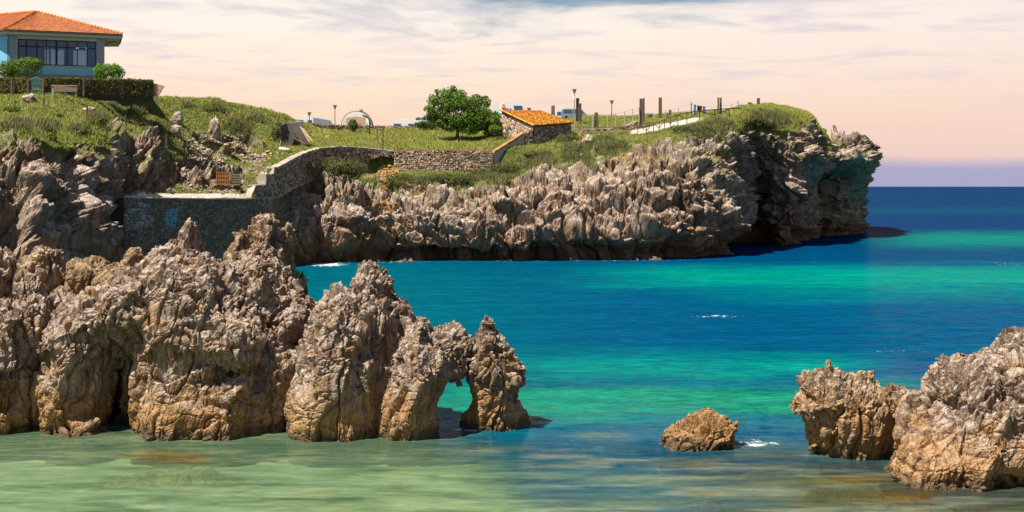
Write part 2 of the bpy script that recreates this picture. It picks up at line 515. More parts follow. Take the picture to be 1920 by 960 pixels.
# ------------------------------------------------------------------ the headland
# sections from the waterline to the plateau: (row in picture, distance, rockiness)
ST = [
 (-160, [(None,96,1),(None,98,1),(480,99,1),(400,101,1),(340,103,1),(300,105,.9),(282,107,.7),(262,111,.3),(242,117,.15),(222,124,.05),(200,132,0),(184,139,0),(20.2,150,0),(20.2,230,0)]),
 (0,    [(None,99,1),(None,101,1),(480,102,1),(410,104,1),(350,106,1),(312,108,1),(285,110,.8),(258,114,.35),(240,119,.1),(218,126,.05),(196,133,0),(182,140,0),(20.3,150,0),(20.3,230,0)]),
 (60,   [(None,101,1),(None,103,1),(480,104,1),(410,105.5,1),(350,107.5,1),(310,110,1),(275,112,.8),(255,116,.3),(238,121,.15),(216,128,.1),(195,134,.1),(178,140,0),(20.5,149,0),(20.5,230,0)]),
 (110,  [(None,106,1),(None,107,1),(480,108,1),(410,110,1),(360,111.5,1),(315,114,1),(288,116,.9),(268,119,.25),(245,123,.1),(220,130,.05),(196,136,0),(176,142,0),(20.5,150,0),(20.5,230,0)]),
 (180,  [(None,118,1),(None,119,1),(480,120,1),(430,121,1),(390,122,1),(335,123.5,1),(282,125,.9),(268,127,.3),(245,131,.1),(220,137,0),(197,142,0),(177,147,0),(20.3,153,0),(20.0,230,0)]),
 (232,  [(None,128,1),(None,129,1),(500,129.5,1),(480,130,1),(430,131,1),(385,132,1),(366,134,1),(320,136,1),(268,138,.85),(240,143,.1),(205,149,0),(179,154,0),(19.8,160,0),(19.3,230,0)]),
 (300,  [(None,134,1),(None,134.3,1),(490,134.6,1),(440,135,1),(400,135.3,1),(374,135.6,.6),(366,139,.5),(318,141,1),(269,143.5,.85),(238,149,.1),(205,155,0),(180,160,0),(19.5,168,0),(18.5,230,0)]),
 (318,  [(None,134.5,1),(None,135,1),(490,135.2,1),(440,135.6,1),(400,136,1),(374,136.4,.6),(366,140,.5),(330,143,.8),(285,147,.4),(243,152,.3),(206,158,.05),(181,163,0),(19.3,170,0),(18.2,230,0)]),
 (400,  [(None,138.5,1),(None,139,1),(490,139.4,1),(440,139.8,1),(400,140.2,1),(375,140.6,.6),(364,144,.5),(335,148,.9),(292,153,.65),(250,158,.5),(214,163,.05),(181,169,0),(18.6,178,0),(17.8,230,0)]),
 (460,  [(None,143.5,1),(None,144,1),(490,144.5,1),(440,145,1),(400,145.4,1),(374,145.8,.5),(352,148,.5),(335,152,.6),(300,158,.55),(262,164,.45),(228,170,.05),(194,176,0),(18.2,186,0),(17.6,230,0)]),
 (500,  [(None,147.5,1),(None,148,1),(490,148.5,1),(440,149,1),(400,149.4,1),(368,149.8,.5),(330,150.4,.2),(318,154,.1),(292,160,.35),(262,166,.3),(236,172,.1),(203,178,0),(18.0,188,0),(17.5,230,0)]),
 (530,  [(None,152,1),(None,153,1),(470,153.5,1),(430,154,1),(390,154.6,1),(358,155.2,.8),(310,156,.1),(300,158,.05),(280,164,.3),(266,170,.3),(240,175,.1),(214,180,0),(17.8,190,0),(17.5,230,0)]),
 (565, [(None,152.5,1),(None,153.8,1),(465,154.6,1),(425,155.3,1),(388,157,1),(350,160,.9),(292,161,.1),(286,163,.05),(277,167,.05),(262,174,.1),(244,181,.05),(227,190,0),(17.6,198,0),(17.5,230,0)]),
 (600, [(None,152.8,1),(None,154.2,1),(455,155.1,1),(412,156.4,1),(365,161.5,1),(328,165.8,.6),(279,167,.1),(275,169,0),(270,174,0),(262,180,0),(253,189,0),(243,199,0),(17.5,205,0),(17.5,240,0)]),
 (650, [(None,153.8,1),(None,155.2,1),(455,156.2,1),(412,157.5,1),(366,162.5,.9),(312,168.5,.1),(276,169.5,0),(273,171,0),(268,177,0),(262,184,0),(254,192,0),(245,202,0),(17.5,208,0),(17.5,250,0)]),
 (700, [(None,155.5,1),(None,158,1),(455,158.5,1),(408,160,1),(366,165,.9),(322,171,.25),(283,171.8,0),(280,173,0),(273,179,0),(264,186,0),(255,194,0),(245,203,0),(18.0,209,0),(18.0,300,0)]),
 (800,  [(None,157,1),(None,160.2,1),(455,159,1),(402,160.5,1),(362,165,.8),(318,171,.1),(283,172,0),(280,174,0),(273,180,0),(264,187,0),(255,194,0),(245,203,0),(18.0,209,0),(18.0,300,0)]),
 (900,  [(None,158,1),(None,161,1),(458,159,1),(395,161.5,1),(352,167,.45),(318,172,.1),(283,173,0),(280,175,0),(273,180,0),(264,186,0),(255,193,0),(244,201,0),(18.0,208,0),(18.0,300,0)]),
 (950,  [(None,158,1),(None,161.3,1),(455,159.5,1),(380,162.5,1),(342,168,.42),(310,172.5,.1),(276,174,0),(272,176,0),(266,180,0),(259,185,0),(250,191,0),(241,198,0),(18.2,207,0),(18.2,300,0)]),
 (1010, [(None,158,1),(None,161,1),(450,159.5,1),(365,163.5,1),(325,169,.5),(292,174,.15),(272,177.5,.1),(264,180,0),(257,184,0),(250,188,0),(243,193,0),(235,199,0),(18.5,208,0),(18.3,300,0)]),
 (1075, [(None,158,1),(None,161.5,1),(445,160.5,1),(350,166,1),(308,171,.55),(275,177,.25),(253,182,.2),(247,184,0),(240,188,0),(234,192,0),(226,198,0),(218,206,0),(19.7,214,0),(19,300,0)]),
 (1150, [(None,158,1),(None,161.5,1),(445,161,1),(345,166,1),(302,171,.62),(272,177,.3),(253,182,.2),(247,184,0),(239,188,0),(232,193,0),(225,198,0),(217,206,0),(19.8,214,0),(19,300,0)]),
 (1225, [(None,160,1),(None,162.5,1),(440,162,1),(338,167,1),(295,172,.75),(265,178,.3),(248,183,.1),(242,185,0),(233,189,0),(226,194,0),(220,199,0),(216,205,0),(19.9,214,0),(19,300,0)]),
 (1310, [(None,164,1),(None,166.5,1),(430,165.5,1),(330,168.5,1),(280,172.5,1),(250,177.5,.4),(235,181.5,.15),(229,184,0),(222,188,0),(218,192,0),(215,197,0),(212,203,0),(20.1,212,0),(19,300,0)]),
 (1380, [(None,173,1),(None,175,1),(420,174,1),(330,176,1),(285,179,1),(250,182.5,.45),(228,186,.1),(220,188.5,0),(213,192,0),(208,195,0),(204,199,0),(201,204,0),(20.3,212,0),(19,300,0)]),
 (1412, [(None,208,1),(None,209,1),(425,207,1),(345,204,1),(290,199,1),(258,194,.6),(230,194,.15),(219,196,.05),(210,199,0),(204,202,0),(200,205,0),(197,209,0),(20.4,217,0),(19,300,0)]),
 (1450, [(None,204,1),(None,206,1),(410,202.5,1),(345,200.5,1),(290,199,1),(256,200,.75),(235,202,.35),(221,204.5,.2),(210,208,.05),(203,211,0),(198,214,0),(194,219,0),(20.6,226,0),(19,300,0)]),
 (1490, [(None,203,1),(None,205,1),(400,201,1),(340,199.5,1),(290,199.5,1),(262,201,.9),(243,204,.55),(228,207,.4),(217,210,.15),(210,213.5,.05),(205,218,0),(201,223,0),(20.4,230,0),(19,290,0)]),
 (1520, [(None,210,1),(None,211,1),(400,207,1),(340,206,1),(295,206.5,1),(268,208,1),(252,210,.75),(240,212.5,.55),(229,215.5,.3),(221,219,.2),(216,222,.2),(213,226,.1),(19.5,233,0),(19,280,0)]),
 (1542, [(None,238,1),(None,238,1),(400,236,1),(345,234,1),(300,230,1),(285,228,1),(272,227,.9),(262,226,.7),(254,226.5,.5),(249,228,.4),(245,230,.4),(243,232,.3),(17.8,237,.3),(17,280,.3)]),
 (1562, [(None,236,1),(None,238,1),(420,234,1),(370,233,1),(325,231,1),(300,230.5,1),(287,231,1),(278,232,.8),(272,233.5,.5),(268,235,.4),(266,237,.4),(264,239,.6),(15.5,247,.6),(15,275,1)]),
 (1590, [(None,242,1),(None,244,1),(425,240,1),(375,238,1),(325,236,1),(300,235,1),(285,235.5,1),(275,236.5,.6),(268,238,.4),(263,240,.5),(260,242,.8),(258,244,1),(15.8,251,.8),(14,275,1)]),
 (1610, [(None,246,1),(None,248,1),(425,243.5,1),(375,241,1),(325,240,1),(300,239.5,1),(283,240,1),(274,241,.8),(268,242.5,.7),(263,244.5,.8),(260,246.5,1),(258,249,1),(15.5,255,1),(14,275,1)]),
 (1623, [(None,252,1),(None,254,1),(425,250,1),(375,247.5,1),(335,247,1),(305,247,1),(288,247.5,1),(279,248,1),(273,249,1),(268,250.5,1),(265,252,1),(263,254,1),(14.5,258,1),(12,275,1)]),
 (1628, [(None,260,1),(None,262,1),(425,260,1),(375,258,1),(340,257.5,1),(312,258,1),(297,258,1),(288,258.5,1),(283,259,1),(280,260,1),(278,261,1),(277,262,1),(12,264,1),(10,275,1)]),
 (1612, [(None,285,1),(None,285,1),(420,284,1),(380,283,1),(350,283,1),(330,283,1),(315,283,1),(308,283,1),(303,283,1),(300,283,1),(298,283,1),(297,283,1),(10,283,1),(8,284,1)]),
 (1480, [(None,312,1),(None,311,1),(415,310,1),(390,309,1),(360,308,1),(340,308,1),(325,308,1),(318,308,1),(312,308,1),(308,308,1),(305,308,1),(303,308,1),(9,308,1),(8,308,1)]),
]


def gauss1(a, s, axis):
    k = int(3 * s + 1)
    w = np.exp(-0.5 * (np.arange(-k, k + 1) / s) ** 2)
    w /= w.sum()
    pad = [(0, 0)] * a.ndim
    pad[axis] = (k, k)
    ap = np.pad(a, pad, mode='edge')
    res = np.zeros_like(a)
    n = a.shape[axis]
    for i, wi in enumerate(w):
        sl = [slice(None)] * a.ndim
        sl[axis] = slice(i, i + n)
        res += wi * ap[tuple(sl)]
    return res


ctl = np.zeros((len(ST), 14, 4))
for i, (px, rings) in enumerate(ST):
    for j, (py, Y, r) in enumerate(rings):
        if j == 0:
            z = -2.6
        elif j == 1:
            z = -0.05
        elif j >= 12:
            z = py
        else:
            z = CH + (HZ - py) * Y / F
        ctl[i, j] = (*PZ(px, Y, z), r)
pxs = np.array([s[0] for s in ST], float)
# columns: about one per 1.15 px, the hidden return behind the tip coarser
useg = []
for i in range(len(ST) - 1):
    d = abs(pxs[i + 1] - pxs[i])
    n = max(6, int(d / 1.15)) * (2 if 1370 < pxs[i] < 1550 else 1) if i < len(ST) - 3 else 36
    if pxs[i + 1] <= 0:
        n = 60
    t = np.arange(n) / n
    useg.append(i + t)
useg.append(np.array([len(ST) - 1.0]))
uu = np.concatenate(useg)
vn = [5, 34, 40, 34, 36, 34, 26, 22, 22, 22, 22, 9, 8]
vv = np.concatenate([j + np.arange(n) / n for j, n in enumerate(vn)] + [np.array([13.0])])
NU, NV = len(uu), len(vv)
ui = np.minimum(uu.astype(int), len(ST) - 2)
uf = (uu - ui)[:, None, None]
cu = ctl[ui] * (1 - uf) + ctl[ui + 1] * uf
cu = gauss1(cu, 7.0, 0)
vi = np.minimum(vv.astype(int), 12)
vf = (vv - vi)[None, :, None]
G = cu[:, vi] * (1 - vf) + cu[:, vi + 1] * vf
G = gauss1(G, 3.0, 1)
TV = G[..., :3].reshape(-1, 3)
rk = G[..., 3].reshape(-1)
idx = np.arange(NU * NV).reshape(NU, NV)
TQ = np.stack([idx[:-1, :-1], idx[1:, :-1], idx[1:, 1:], idx[:-1, 1:]], -1).reshape(-1, 4)
NRM = vnormals(TV, TQ)
if NRM[:, 2].mean() < 0:
    TQ = TQ[:, ::-1]
    NRM = -NRM


def pxpy(v):
    return 960 + F * v[:, 0] / v[:, 1], HZ - F * (v[:, 2] - CH) / v[:, 1]


tpx, tpy = pxpy(TV)
nlow = fbm(TV / 7.0, 3)
nmid = fbm(TV / 2.4 + 40, 3)
rmask = smooth(0.40, 0.60, rk + 0.30 * nlow + 0.42 * nmid)
rmask = np.where(rk > 0.97, np.maximum(rmask, 0.85), rmask)
rmask = np.where(rk < 0.02, 0, rmask)
# ravines, caves and buttresses seen in the cliff (ellipses in the face: column, row, half width, half height, metres inwards)
carve = np.zeros(len(TV))
for cxp, cyp, w, h, dep in [(912, 468, 22, 26, 3.2), (985, 420, 60, 14, 1.4), (1060, 445, 10, 60, 1.6), (1416, 420, 8, 70, 2.5), (1465, 330, 16, 80, -1.2), (1600, 390, 34, 45, 1.5), (1585, 305, 50, 16, -1.5),
                            (1480, 380, 10, 60, -1.0), (1405, 452, 30, 12, 3.0), (1505, 440, 20, 12, 2.0), (1580, 300, 45, 20, -2.6), (1560, 380, 26, 60, 1.8),
                            (745, 468, 60, 12, 1.8), (660, 470, 40, 16, 1.4), (800, 478, 80, 8, 1.6), (1120, 470, 70, 12, 1.5), (1250, 468, 90, 12, 1.6),
                            (930, 395, 60, 40, -1.2), (1090, 420, 60, 50, -1.6), (1200, 410, 60, 50, -1.4), (1330, 420, 60, 60, -1.2), (730, 420, 50, 30, -1.0),
                            (250, 320, 12, 50, 2.2), (285, 330, 8, 50, 2.0), (225, 420, 20, 60, 2.5), (120, 430, 16, 90, 2.5), (165, 420, 16, 80, -1.8),
                            (60, 400, 22, 70, -1.6), (95, 300, 12, 40, 1.4), (20, 440, 20, 60, 1.8), (690, 362, 12, 24, 2.0), (1040, 345, 30, 10, -0.6), (550, 455, 26, 60, -1.5), (600, 455, 12, 30, 1.4)]:
    q = ((tpx - cxp) / w) ** 2 + ((tpy - cyp) / h) ** 2
    carve += dep * np.exp(-q * 1.1)
carve *= smooth(0.3, 0.9, rk)
big = fbm(TV / np.array([6.5, 6.5, 9.0]) + 3, 3)
warp = np.stack([perlin(TV / 1.7 + 9), perlin(TV / 1.7 + 77), perlin(TV / 1.7 + 133)], -1) * 0.55
W = TV + warp
rsel = np.flatnonzero((rmask > 0.02) & (TV[:, 1] < 265))
upz = smooth(0.15, 0.75, (470 - tpy) / 200.0)      # weathering grows towards the top of the cliff
flute = np.zeros(len(TV)); crag = np.zeros(len(TV)); fine = np.zeros(len(TV)); blk = np.zeros(len(TV)); blk2 = np.zeros(len(TV)); spike = np.zeros(len(TV))
W[:, 0] += 0.55 * TV[:, 2] * np.where(tpx > 560, 1.0, -0.3)     # slabs dip along the coast
Ws, Ts = W[rsel], TV[rsel]
flute[rsel] = ridged(Ws / np.array([1.6, 1.6, 3.6]), 3, 0.6) - 0.45
spike[rsel] = ridged(Ws / np.array([0.9, 0.9, 0.9]) + 8, 2, 0.6) - 0.45
fine[rsel] = ridged(Ts / 0.42 + 5, 2, 0.6) - 0.4
f1, f2, va, pl = worley(Ws / np.array([2.8, 2.8, 3.2]), 3)
blk[rsel] = 0.75 * va + 1.0 * pl - 0.9 * (1 - smooth(0, 0.14, f2 - f1))
f1, f2, va, pl = worley(Ws / np.array([1.1, 1.1, 1.0]) + 9, 7)
f1, f2, va3, pl3 = worley(Ws / np.array([6.5, 6.5, 5.0]) + 3, 17)
blk3 = np.zeros(len(TV))
blk3[rsel] = 0.6 * va3 + 1.0 * pl3 - 0.5 * (1 - smooth(0, 0.10, f2 - f1))
f1, f2, va, pl = worley(Ws / np.array([1.1, 1.1, 1.0]) + 9, 7)
blk2[rsel] = 0.5 * va + 0.9 * pl - 0.6 * (1 - smooth(0, 0.16, f2 - f1))
butt = np.zeros(len(TV))
butt[rsel] = ridged(Ws / np.array([5.0, 5.0, 11.0]) + 4, 2, 0.5) - 0.45
modu = 0.35 + 1.1 * smooth(-0.25, 0.35, fbm(TV / 4.0 + 90, 2))
lz = TV[:, 2] / 2.1 + 0.9 * nlow + 0.06 * TV[:, 0]
ledge = np.abs((lz % 1.0) - 0.5) * 2 - 0.5
d = rmask * (1.5 * big + (1.1 + 1.2 * smooth(560, 300, tpx) + 0.4 * smooth(1380, 1420, tpx)) * butt + 1.0 * blk3 + 0.24 * flute + (0.15 + 0.28 * upz) * spike * modu + (0.16 + 0.16 * upz) * fine
             + 0.8 * blk + 0.5 * blk2 * modu + 0.55 * ledge) - carve
d += (1 - rmask) * (0.34 * nlow + 0.18 * nmid + 0.08 * fbm(TV / 0.6, 2))
# keep built ground level where walls, path and house stand
calm = np.ones(len(TV))
seawall = smooth(226, 240, tpx) * (1 - smooth(515, 530, tpx)) * smooth(356, 364, tpy) * (1 - smooth(500, 520, tpy))
calm *= 1 - 0.9 * seawall
wallzone = smooth(470, 500, tpx) * (1 - smooth(990, 1010, tpx)) * smooth(0.35, 0.1, rk) if False else 0
d *= calm
notch = smooth(4.0, 0.4, TV[:, 2] + 1.2 * nlow) * smooth(540, 600, tpx) * (rk > 0.9)
d -= notch * (0.7 + 2.4 * smooth(-.25, .35, fbm(TV / np.array([6.0, 6.0, 9.0]) + 140, 2)))
flat = np.where(TV[:, 2] < -0.5, 0.4, 1.0)
dirv = NRM.copy()
# tops break upwards into small pinnacles
dirv[:, 2] += 0.2 * rmask
dirv /= np.linalg.norm(dirv, axis=1, keepdims=True)
TV2 = TV + dirv * (d * flat)[:, None]
tn = vnormals(TV2, TQ)
grass = (1 - rmask)
pocket = smooth(-0.02, 0.22, fbm(TV / 1.6 + 55, 3)) * smooth(0.35, 0.7, tn[:, 2]) * smooth(3.5, 6.5, TV2[:, 2]) * smooth(1.0, .8, rk * (tpy > 330))
grass = np.clip(np.maximum(grass, pocket * 0.9), 0, 1)


def patch(cxp, cyp, w, h, edge=0.5):
    q = np.sqrt(((tpx - cxp) / w) ** 2 + ((tpy - cyp) / h) ** 2) + 0.45 * nmid
    return 1 - smooth(1 - edge, 1.0, q)


earth = np.zeros(len(TV))
for a in [(718, 385, 30, 18), (730, 330, 26, 14), (1098, 262, 22, 10), (830, 350, 60, 12), (960, 345, 50, 12), (420, 345, 30, 10), (400, 290, 30, 20), (455, 275, 20, 20), (690, 325, 16, 10), (1180, 300, 60, 10)]:
    earth = np.maximum(earth, patch(*a) * (0.9 if a[0] in (718, 730, 1098) else 0.5))
earth *= np.where(rmask > 0.6, 0.55, 1.0)
pave = np.zeros(len(TV))
# pale path above the curved wall and the walk on the sea wall
line = np.interp(tpx, [470, 500, 520, 545, 580, 600], [344, 326, 314, 300, 287, 280])
pave = np.maximum(pave, smooth(8, 5, np.abs(tpy - line) + 2 * nmid) * smooth(478, 490, tpx) * smooth(588, 575, tpx))
pave = np.maximum(pave, smooth(5, 3, np.abs(tpy - 367) + 1.5 * nmid) * smooth(234, 240, tpx) * smooth(485, 470, tpx))
line2 = np.interp(tpx, [1080, 1150, 1190, 1220, 1290, 1330, 1400], [249, 249, 247, 241, 227, 221, 214])
pave2 = smooth(5.0, 3.6, np.abs(tpy - line2) + 0.8 * nmid) * smooth(1176, 1186, tpx) * smooth(1330, 1300, tpx)
pave = np.maximum(pave, pave2)
teal_shade = np.zeros(len(TV))  # blue-green shade of the seaward faces painted into the rock colour
for a in [(1575, 315, 40, 20), (1520, 335, 14, 50), (1612, 345, 18, 40), (1460, 265, 14, 14)]:
    teal_shade = np.maximum(teal_shade, patch(*a) * 0.6)
grass = grass * (1 - pave) * (1 - 0.8 * earth)
white = 0
tme = mesh_np('headland', TV2, TQ)
fattr(tme, 'grass', grass)
fattr(tme, 'earth', earth)
fattr(tme, 'pave', pave)
fattr(tme, 'teal_shade', teal_shade)
M_CLIFF = rock_mat('cliff_limestone', (0.47, 0.37, 0.295), (0.235, 0.158, 0.103), (0.088, 0.057, 0.037), (0.40, 0.20, 0.06), s=1.5, grass=True, ochre_top=5.0, ochre_amt=0.6, wet_h=2.0, wetness=0.55)
headland = tag(link('headland', tme, M_CLIFF), 'long green topped limestone headland with craggy brown cliffs', kind='structure')

GRIDV = TV2.reshape(NU, NV, 3)


def ground(px, Y, lo=170):
    """height of the headland where the line of sight column px reaches distance Y"""
    X = (px - 960.0) * Y / F
    dd = (TV2[:, 0] - X) ** 2 + (TV2[:, 1] - Y) ** 2
    k = np.argpartition(dd, 6)[:6]
    return float(np.median(TV2[k, 2]))


def ground_at(px, py):
    """headland point seen at a picture position (nearest along the column)"""
    dd = (np_px - px) ** 2 + (np_py - py) ** 2
    k = np.argpartition(dd, 12)[:12]
    k = k[np.argmin(TV2[k, 1])]
    return TV2[k].copy()


np_px, np_py = pxpy(TV2)

# ------------------------------------------------------------------ rocks standing in the water
def poly_sdf(poly, X, Z):
    p = np.asarray(poly, float)
    n = len(p)
    d = np.full(X.shape, 1e9)
    inside = np.zeros(X.shape, bool)
    for i in range(n):
        ax, az = p[i]
        bx, bz = p[(i + 1) % n]
        ex, ez = bx - ax, bz - az
        wx, wz = X - ax, Z - az
        t = np.clip((wx * ex + wz * ez) / max(ex * ex + ez * ez, 1e-9), 0, 1)
        d = np.minimum(d, (wx - ex * t) ** 2 + (wz - ez * t) ** 2)
        c = ((az <= Z) & (bz > Z)) | ((bz <= Z) & (az > Z))
        if abs(ez) > 1e-9:
            xi = ax + (Z - az) / ez * ex
            inside ^= c & (X < xi)
    d = np.sqrt(d)
    return np.where(inside, -d, d)


def surface_nets(D, org, h):
    S = D < 0
    nx, ny, nz = D.shape
    c = [S[i:nx - 1 + i, j:ny - 1 + j, k:nz - 1 + k] for i in (0, 1) for j in (0, 1) for k in (0, 1)]
    cnt = sum(x.astype(np.int8) for x in c)
    act = (cnt > 0) & (cnt < 8)
    I = np.argwhere(act)
    vid = np.full(act.shape, -1, np.int32)
    vid[act] = np.arange(len(I))
    acc = np.zeros((len(I), 3))
    num = np.zeros(len(I))
    offs = [(i, j, k) for i in (0, 1) for j in (0, 1) for k in (0, 1)]
    vals = {o: D[I[:, 0] + o[0], I[:, 1] + o[1], I[:, 2] + o[2]] for o in offs}
    for a in offs:
        for ax in range(3):
            if a[ax] == 0:
                b = list(a)
                b[ax] = 1
                b = tuple(b)
                va, vb = vals[a], vals[b]
                m = (va < 0) != (vb < 0)
                t = np.where(m, va / np.where(m, va - vb, 1), 0)
                pt = np.array(a, float)[None, :].repeat(len(I), 0)
                pt[:, ax] += t
                acc[m] += pt[m]
                num[m] += 1
    V = (I + acc / num[:, None]) * h + org
    Q = []
    for ax in range(3):
        sl0 = [slice(None)] * 3
        sl1 = [slice(None)] * 3
        sl0[ax] = slice(0, -1)
        sl1[ax] = slice(1, None)
        A, B = S[tuple(sl0)], S[tuple(sl1)]
        E = np.argwhere(A != B)
        o1, o2 = [x for x in range(3) if x != ax]
        ok = (E[:, o1] > 0) & (E[:, o2] > 0) & (E[:, o1] < act.shape[o1]) & (E[:, o2] < act.shape[o2])
        E = E[ok]
        fl = A[tuple(E.T)]

        def vq(d1, d2):
            e = E.copy()
            e[:, o1] -= d1
            e[:, o2] -= d2
            return vid[tuple(e.T)]
        q = np.stack([vq(1, 1), vq(0, 1), vq(0, 0), vq(1, 0)], -1)
        rev = fl if ax != 1 else ~fl
        q[~rev] = q[~rev][:, ::-1]
        Q.append(q)
    return V, np.concatenate(Q)


def up2(A):
    for ax in range(3):
        A = np.moveaxis(A, ax, 0)
        B = np.empty((A.shape[0] * 2 - 1,) + A.shape[1:], np.float32)
        B[::2] = A
        B[1::2] = 0.5 * (A[1:] + A[:-1])
        A = np.moveaxis(B, 0, ax)
    return A


def make_rock(name, lobes, h, mat, label=None, cat='rock', seed=0, low=0.14, flute=0.24, crag=0.07, fine=0.035, fs=(0.42, 0.42, 3.0), lean=0.0,
              cuts=(), kind=None, group=None, blend=0.10, block=0.13, notch=0.14, grow=0.06, crack=0.11, pw=1.4, ragged=1.0, slab=0.16, dip=-0.22):
    """lobes: (outline in picture px, distance of its middle plane, half thickness, edge rounding)"""
    L = []
    mn, mx = np.full(3, 1e9), np.full(3, -1e9)
    for poly, Yc, T, Rr in lobes:
        w = np.array([PZ(a, Yc, CH + (HZ - b) * Yc / F) for a, b in poly])
        q = w[:, [0, 2]]
        q[:, 1] = np.maximum(q[:, 1], -1.1)
        L.append((q, Yc, T, Rr))
        mn = np.minimum(mn, [q[:, 0].min(), Yc - T, q[:, 1].min()])
        mx = np.maximum(mx, [q[:, 0].max(), Yc + T, q[:, 1].max()])
    mn -= 0.8
    mx += 0.8
    hf, h = h, 2 * h            # shape at half resolution, refined below
    n = np.ceil((mx - mn) / h).astype(int) + 1
    xs, ys, zs = [mn[i] + np.arange(n[i]) * h for i in range(3)]
    Xg, Zg = np.meshgrid(xs, zs, indexing='ij')
    # ragged outlines
    p2 = np.stack([Xg, np.full_like(Xg, seed * 1.7), Zg], -1)
    jx = 0.12 * perlin(p2 / 0.55) + 0.07 * perlin(p2 / 0.23 + 9)
    jz = 0.16 * perlin(p2 / 0.5 + 30) + 0.10 * perlin(p2 / np.array([0.2, 1, 0.3]) + 60)
    Xj, Zj = Xg + jx * ragged, Zg + jz * ragged
    D = np.full(tuple(n), 9.0, np.float32)
    for q, Yc, T, Rr in L:
        d2 = poly_sdf(q, Xj, Zj)
        a = np.maximum(d2 + Rr, 0)
        yc = Yc + lean * (Zg - 1.5)
        b = (ys[None, :, None] - yc[:, None, :]) / T * Rr
        dd = (a[:, None, :] ** pw + np.abs(b) ** pw) ** (1 / pw) - Rr
        dd = (dd * min(1.0, (T / Rr))).astype(np.float32) if T < Rr else dd.astype(np.float32)
        k = blend
        hh = np.clip(0.5 + 0.5 * (D - dd) / k, 0, 1)
        D = D * (1 - hh) + dd * hh - k * hh * (1 - hh)
    for poly, Y0, Y1, Rr in cuts:
        w = np.array([PZ(a, Rr, CH + (HZ - b) * Rr / F) for a, b in poly])[:, [0, 2]]
        d2 = poly_sdf(w, Xg, Zg)[:, None, :]
        yy = np.maximum(Y0 - ys, ys - Y1)[None, :, None]
        D = np.maximum(D, -np.maximum(d2, yy))
    nc = (n + 1) // 2 + 1
    gi = np.stack(np.meshgrid(*[mn[i] + np.arange(nc[i]) * 2 * h for i in range(3)], indexing='ij'), -1).reshape(-1, 3).astype(np.float32)
    nn = -grow + low * fbm(gi / 1.6 + seed, 3) + low * 0.5 * (0.42 - ridged(gi / np.array([1.0, 1.0, 2.6], np.float32) + seed + 7, 2))
    # overhang notch just above the water
    nn = nn + notch * np.exp(-((gi[:, 2] - 0.15) / 0.4) ** 2) * (0.4 + perlin(gi / 1.3 + seed))
    nn = up2(nn.reshape(tuple(nc)).astype(np.float32))[:n[0], :n[1], :n[2]]
    D = D + nn
    D = up2(D)
    h = hf
    D[:, :, 0] = np.maximum(D[:, :, 0], 0.05)
    V, Q = surface_nets(D, mn, h)
    N = vnormals(V, Q)
    # make sure normals point outwards
    cen = V.mean(0)
    if ((V - cen) * N).sum() < 0:
        Q = Q[:, ::-1]
        N = -N
    fsv = np.array(fs, np.float32)
    wv = V + 0.25 * np.stack([perlin(V / 0.9 + 5 + seed), perlin(V / 0.9 + 50), perlin(V / 0.9 + 90)], -1)
    wv[:, 0] += dip * V[:, 2]
    fl = ridged(wv / fsv + seed, 3, 0.5)
    cr = ridged(wv / np.array([0.5, 0.5, 0.8]) + seed + 20, 2, 0.55)
    fi = ridged(V / 0.16 + seed, 2, 0.6)
    f1, f2, va, pl = worley(wv / np.array([0.95, 0.95, 1.9]) + seed, seed)
    b1 = 0.45 * va + 0.9 * pl - 0.75 * (1 - smooth(0, 0.10, f2 - f1))
    f1, f2, va, pl = worley(wv / np.array([0.40, 0.40, 0.62]) + seed, seed + 5)
    b2 = 0.4 * va + 0.9 * pl - 0.6 * (1 - smooth(0, 0.14, f2 - f1))
    f1, f2, va, pl = worley(wv / np.array([2.1, 2.1, 2.6]) + seed + 2, seed + 9)
    b0 = 0.5 * va + 1.1 * pl - 0.35 * (1 - smooth(0, 0.06, f2 - f1))
    up = smooth(0.2, 0.9, V[:, 2] / max(V[:, 2].max(), 0.5))
    fl2 = ridged(wv / np.array([0.17, 0.17, 1.3]) + seed + 40, 2, 0.5)
    j1 = np.abs(perlin(wv / np.array([0.9, 0.9, 4.0]) + seed + 60))
    j2 = np.abs(perlin(wv / np.array([1.8, 1.8, 0.55]) + seed + 80))
    j3 = np.abs(perlin(wv / np.array([1.6, 1.6, 7.0]) + seed + 120))
    cleft = np.exp(-(j1 / 0.035) ** 2) + 0.8 * np.exp(-(j2 / 0.04) ** 2) + 2.2 * np.exp(-(j3 / 0.035) ** 2)
    amp = 0.35 + 1.15 * smooth(-0.1, 0.35, fbm(V / 2.0 + seed + 15, 2))       # calm slabs next to broken ground
    dsp = 0.75 * flute * (0.2 + 0.9 * up) * (fl - 0.45) + 0.06 * (0.3 + up) * (fl2 - 0.4) + 0.7 * crag * (cr - 0.45) + fine * (fi - 0.4) + block * (b1 + 0.45 * b2)
    dsp = dsp * amp - crack * cleft + 1.5 * block * b0
    # upright slabs of unequal height towards the top, open joints between them
    wc_ = np.stack([wv[:, 0] * 1.0 - 0.12 * V[:, 2], wv[:, 1], V[:, 2] * 0.16], -1) / 0.62 + seed
    f1, f2, va, pl = worley(wc_, seed + 11)
    jt = 1 - smooth(0, 0.08, f2 - f1)
    dsp = dsp - 0.16 * jt * (0.25 + up) + 0.07 * va * (0.4 + up)
    dv = N.copy()
    dv[:, 2] += 0.15
    dv /= np.linalg.norm(dv, axis=1, keepdims=True)
    V = V + dv * dsp[:, None]
    V[:, 2] += slab * (0.6 * va + 0.8 * pl) * up ** 2
    me = mesh_np(name, V, Q, None, False)
    o = link(name, me, mat)
    if kind:
        tag(o, label, kind=kind)
    else:
        tag(o, label, cat, group)
    return o


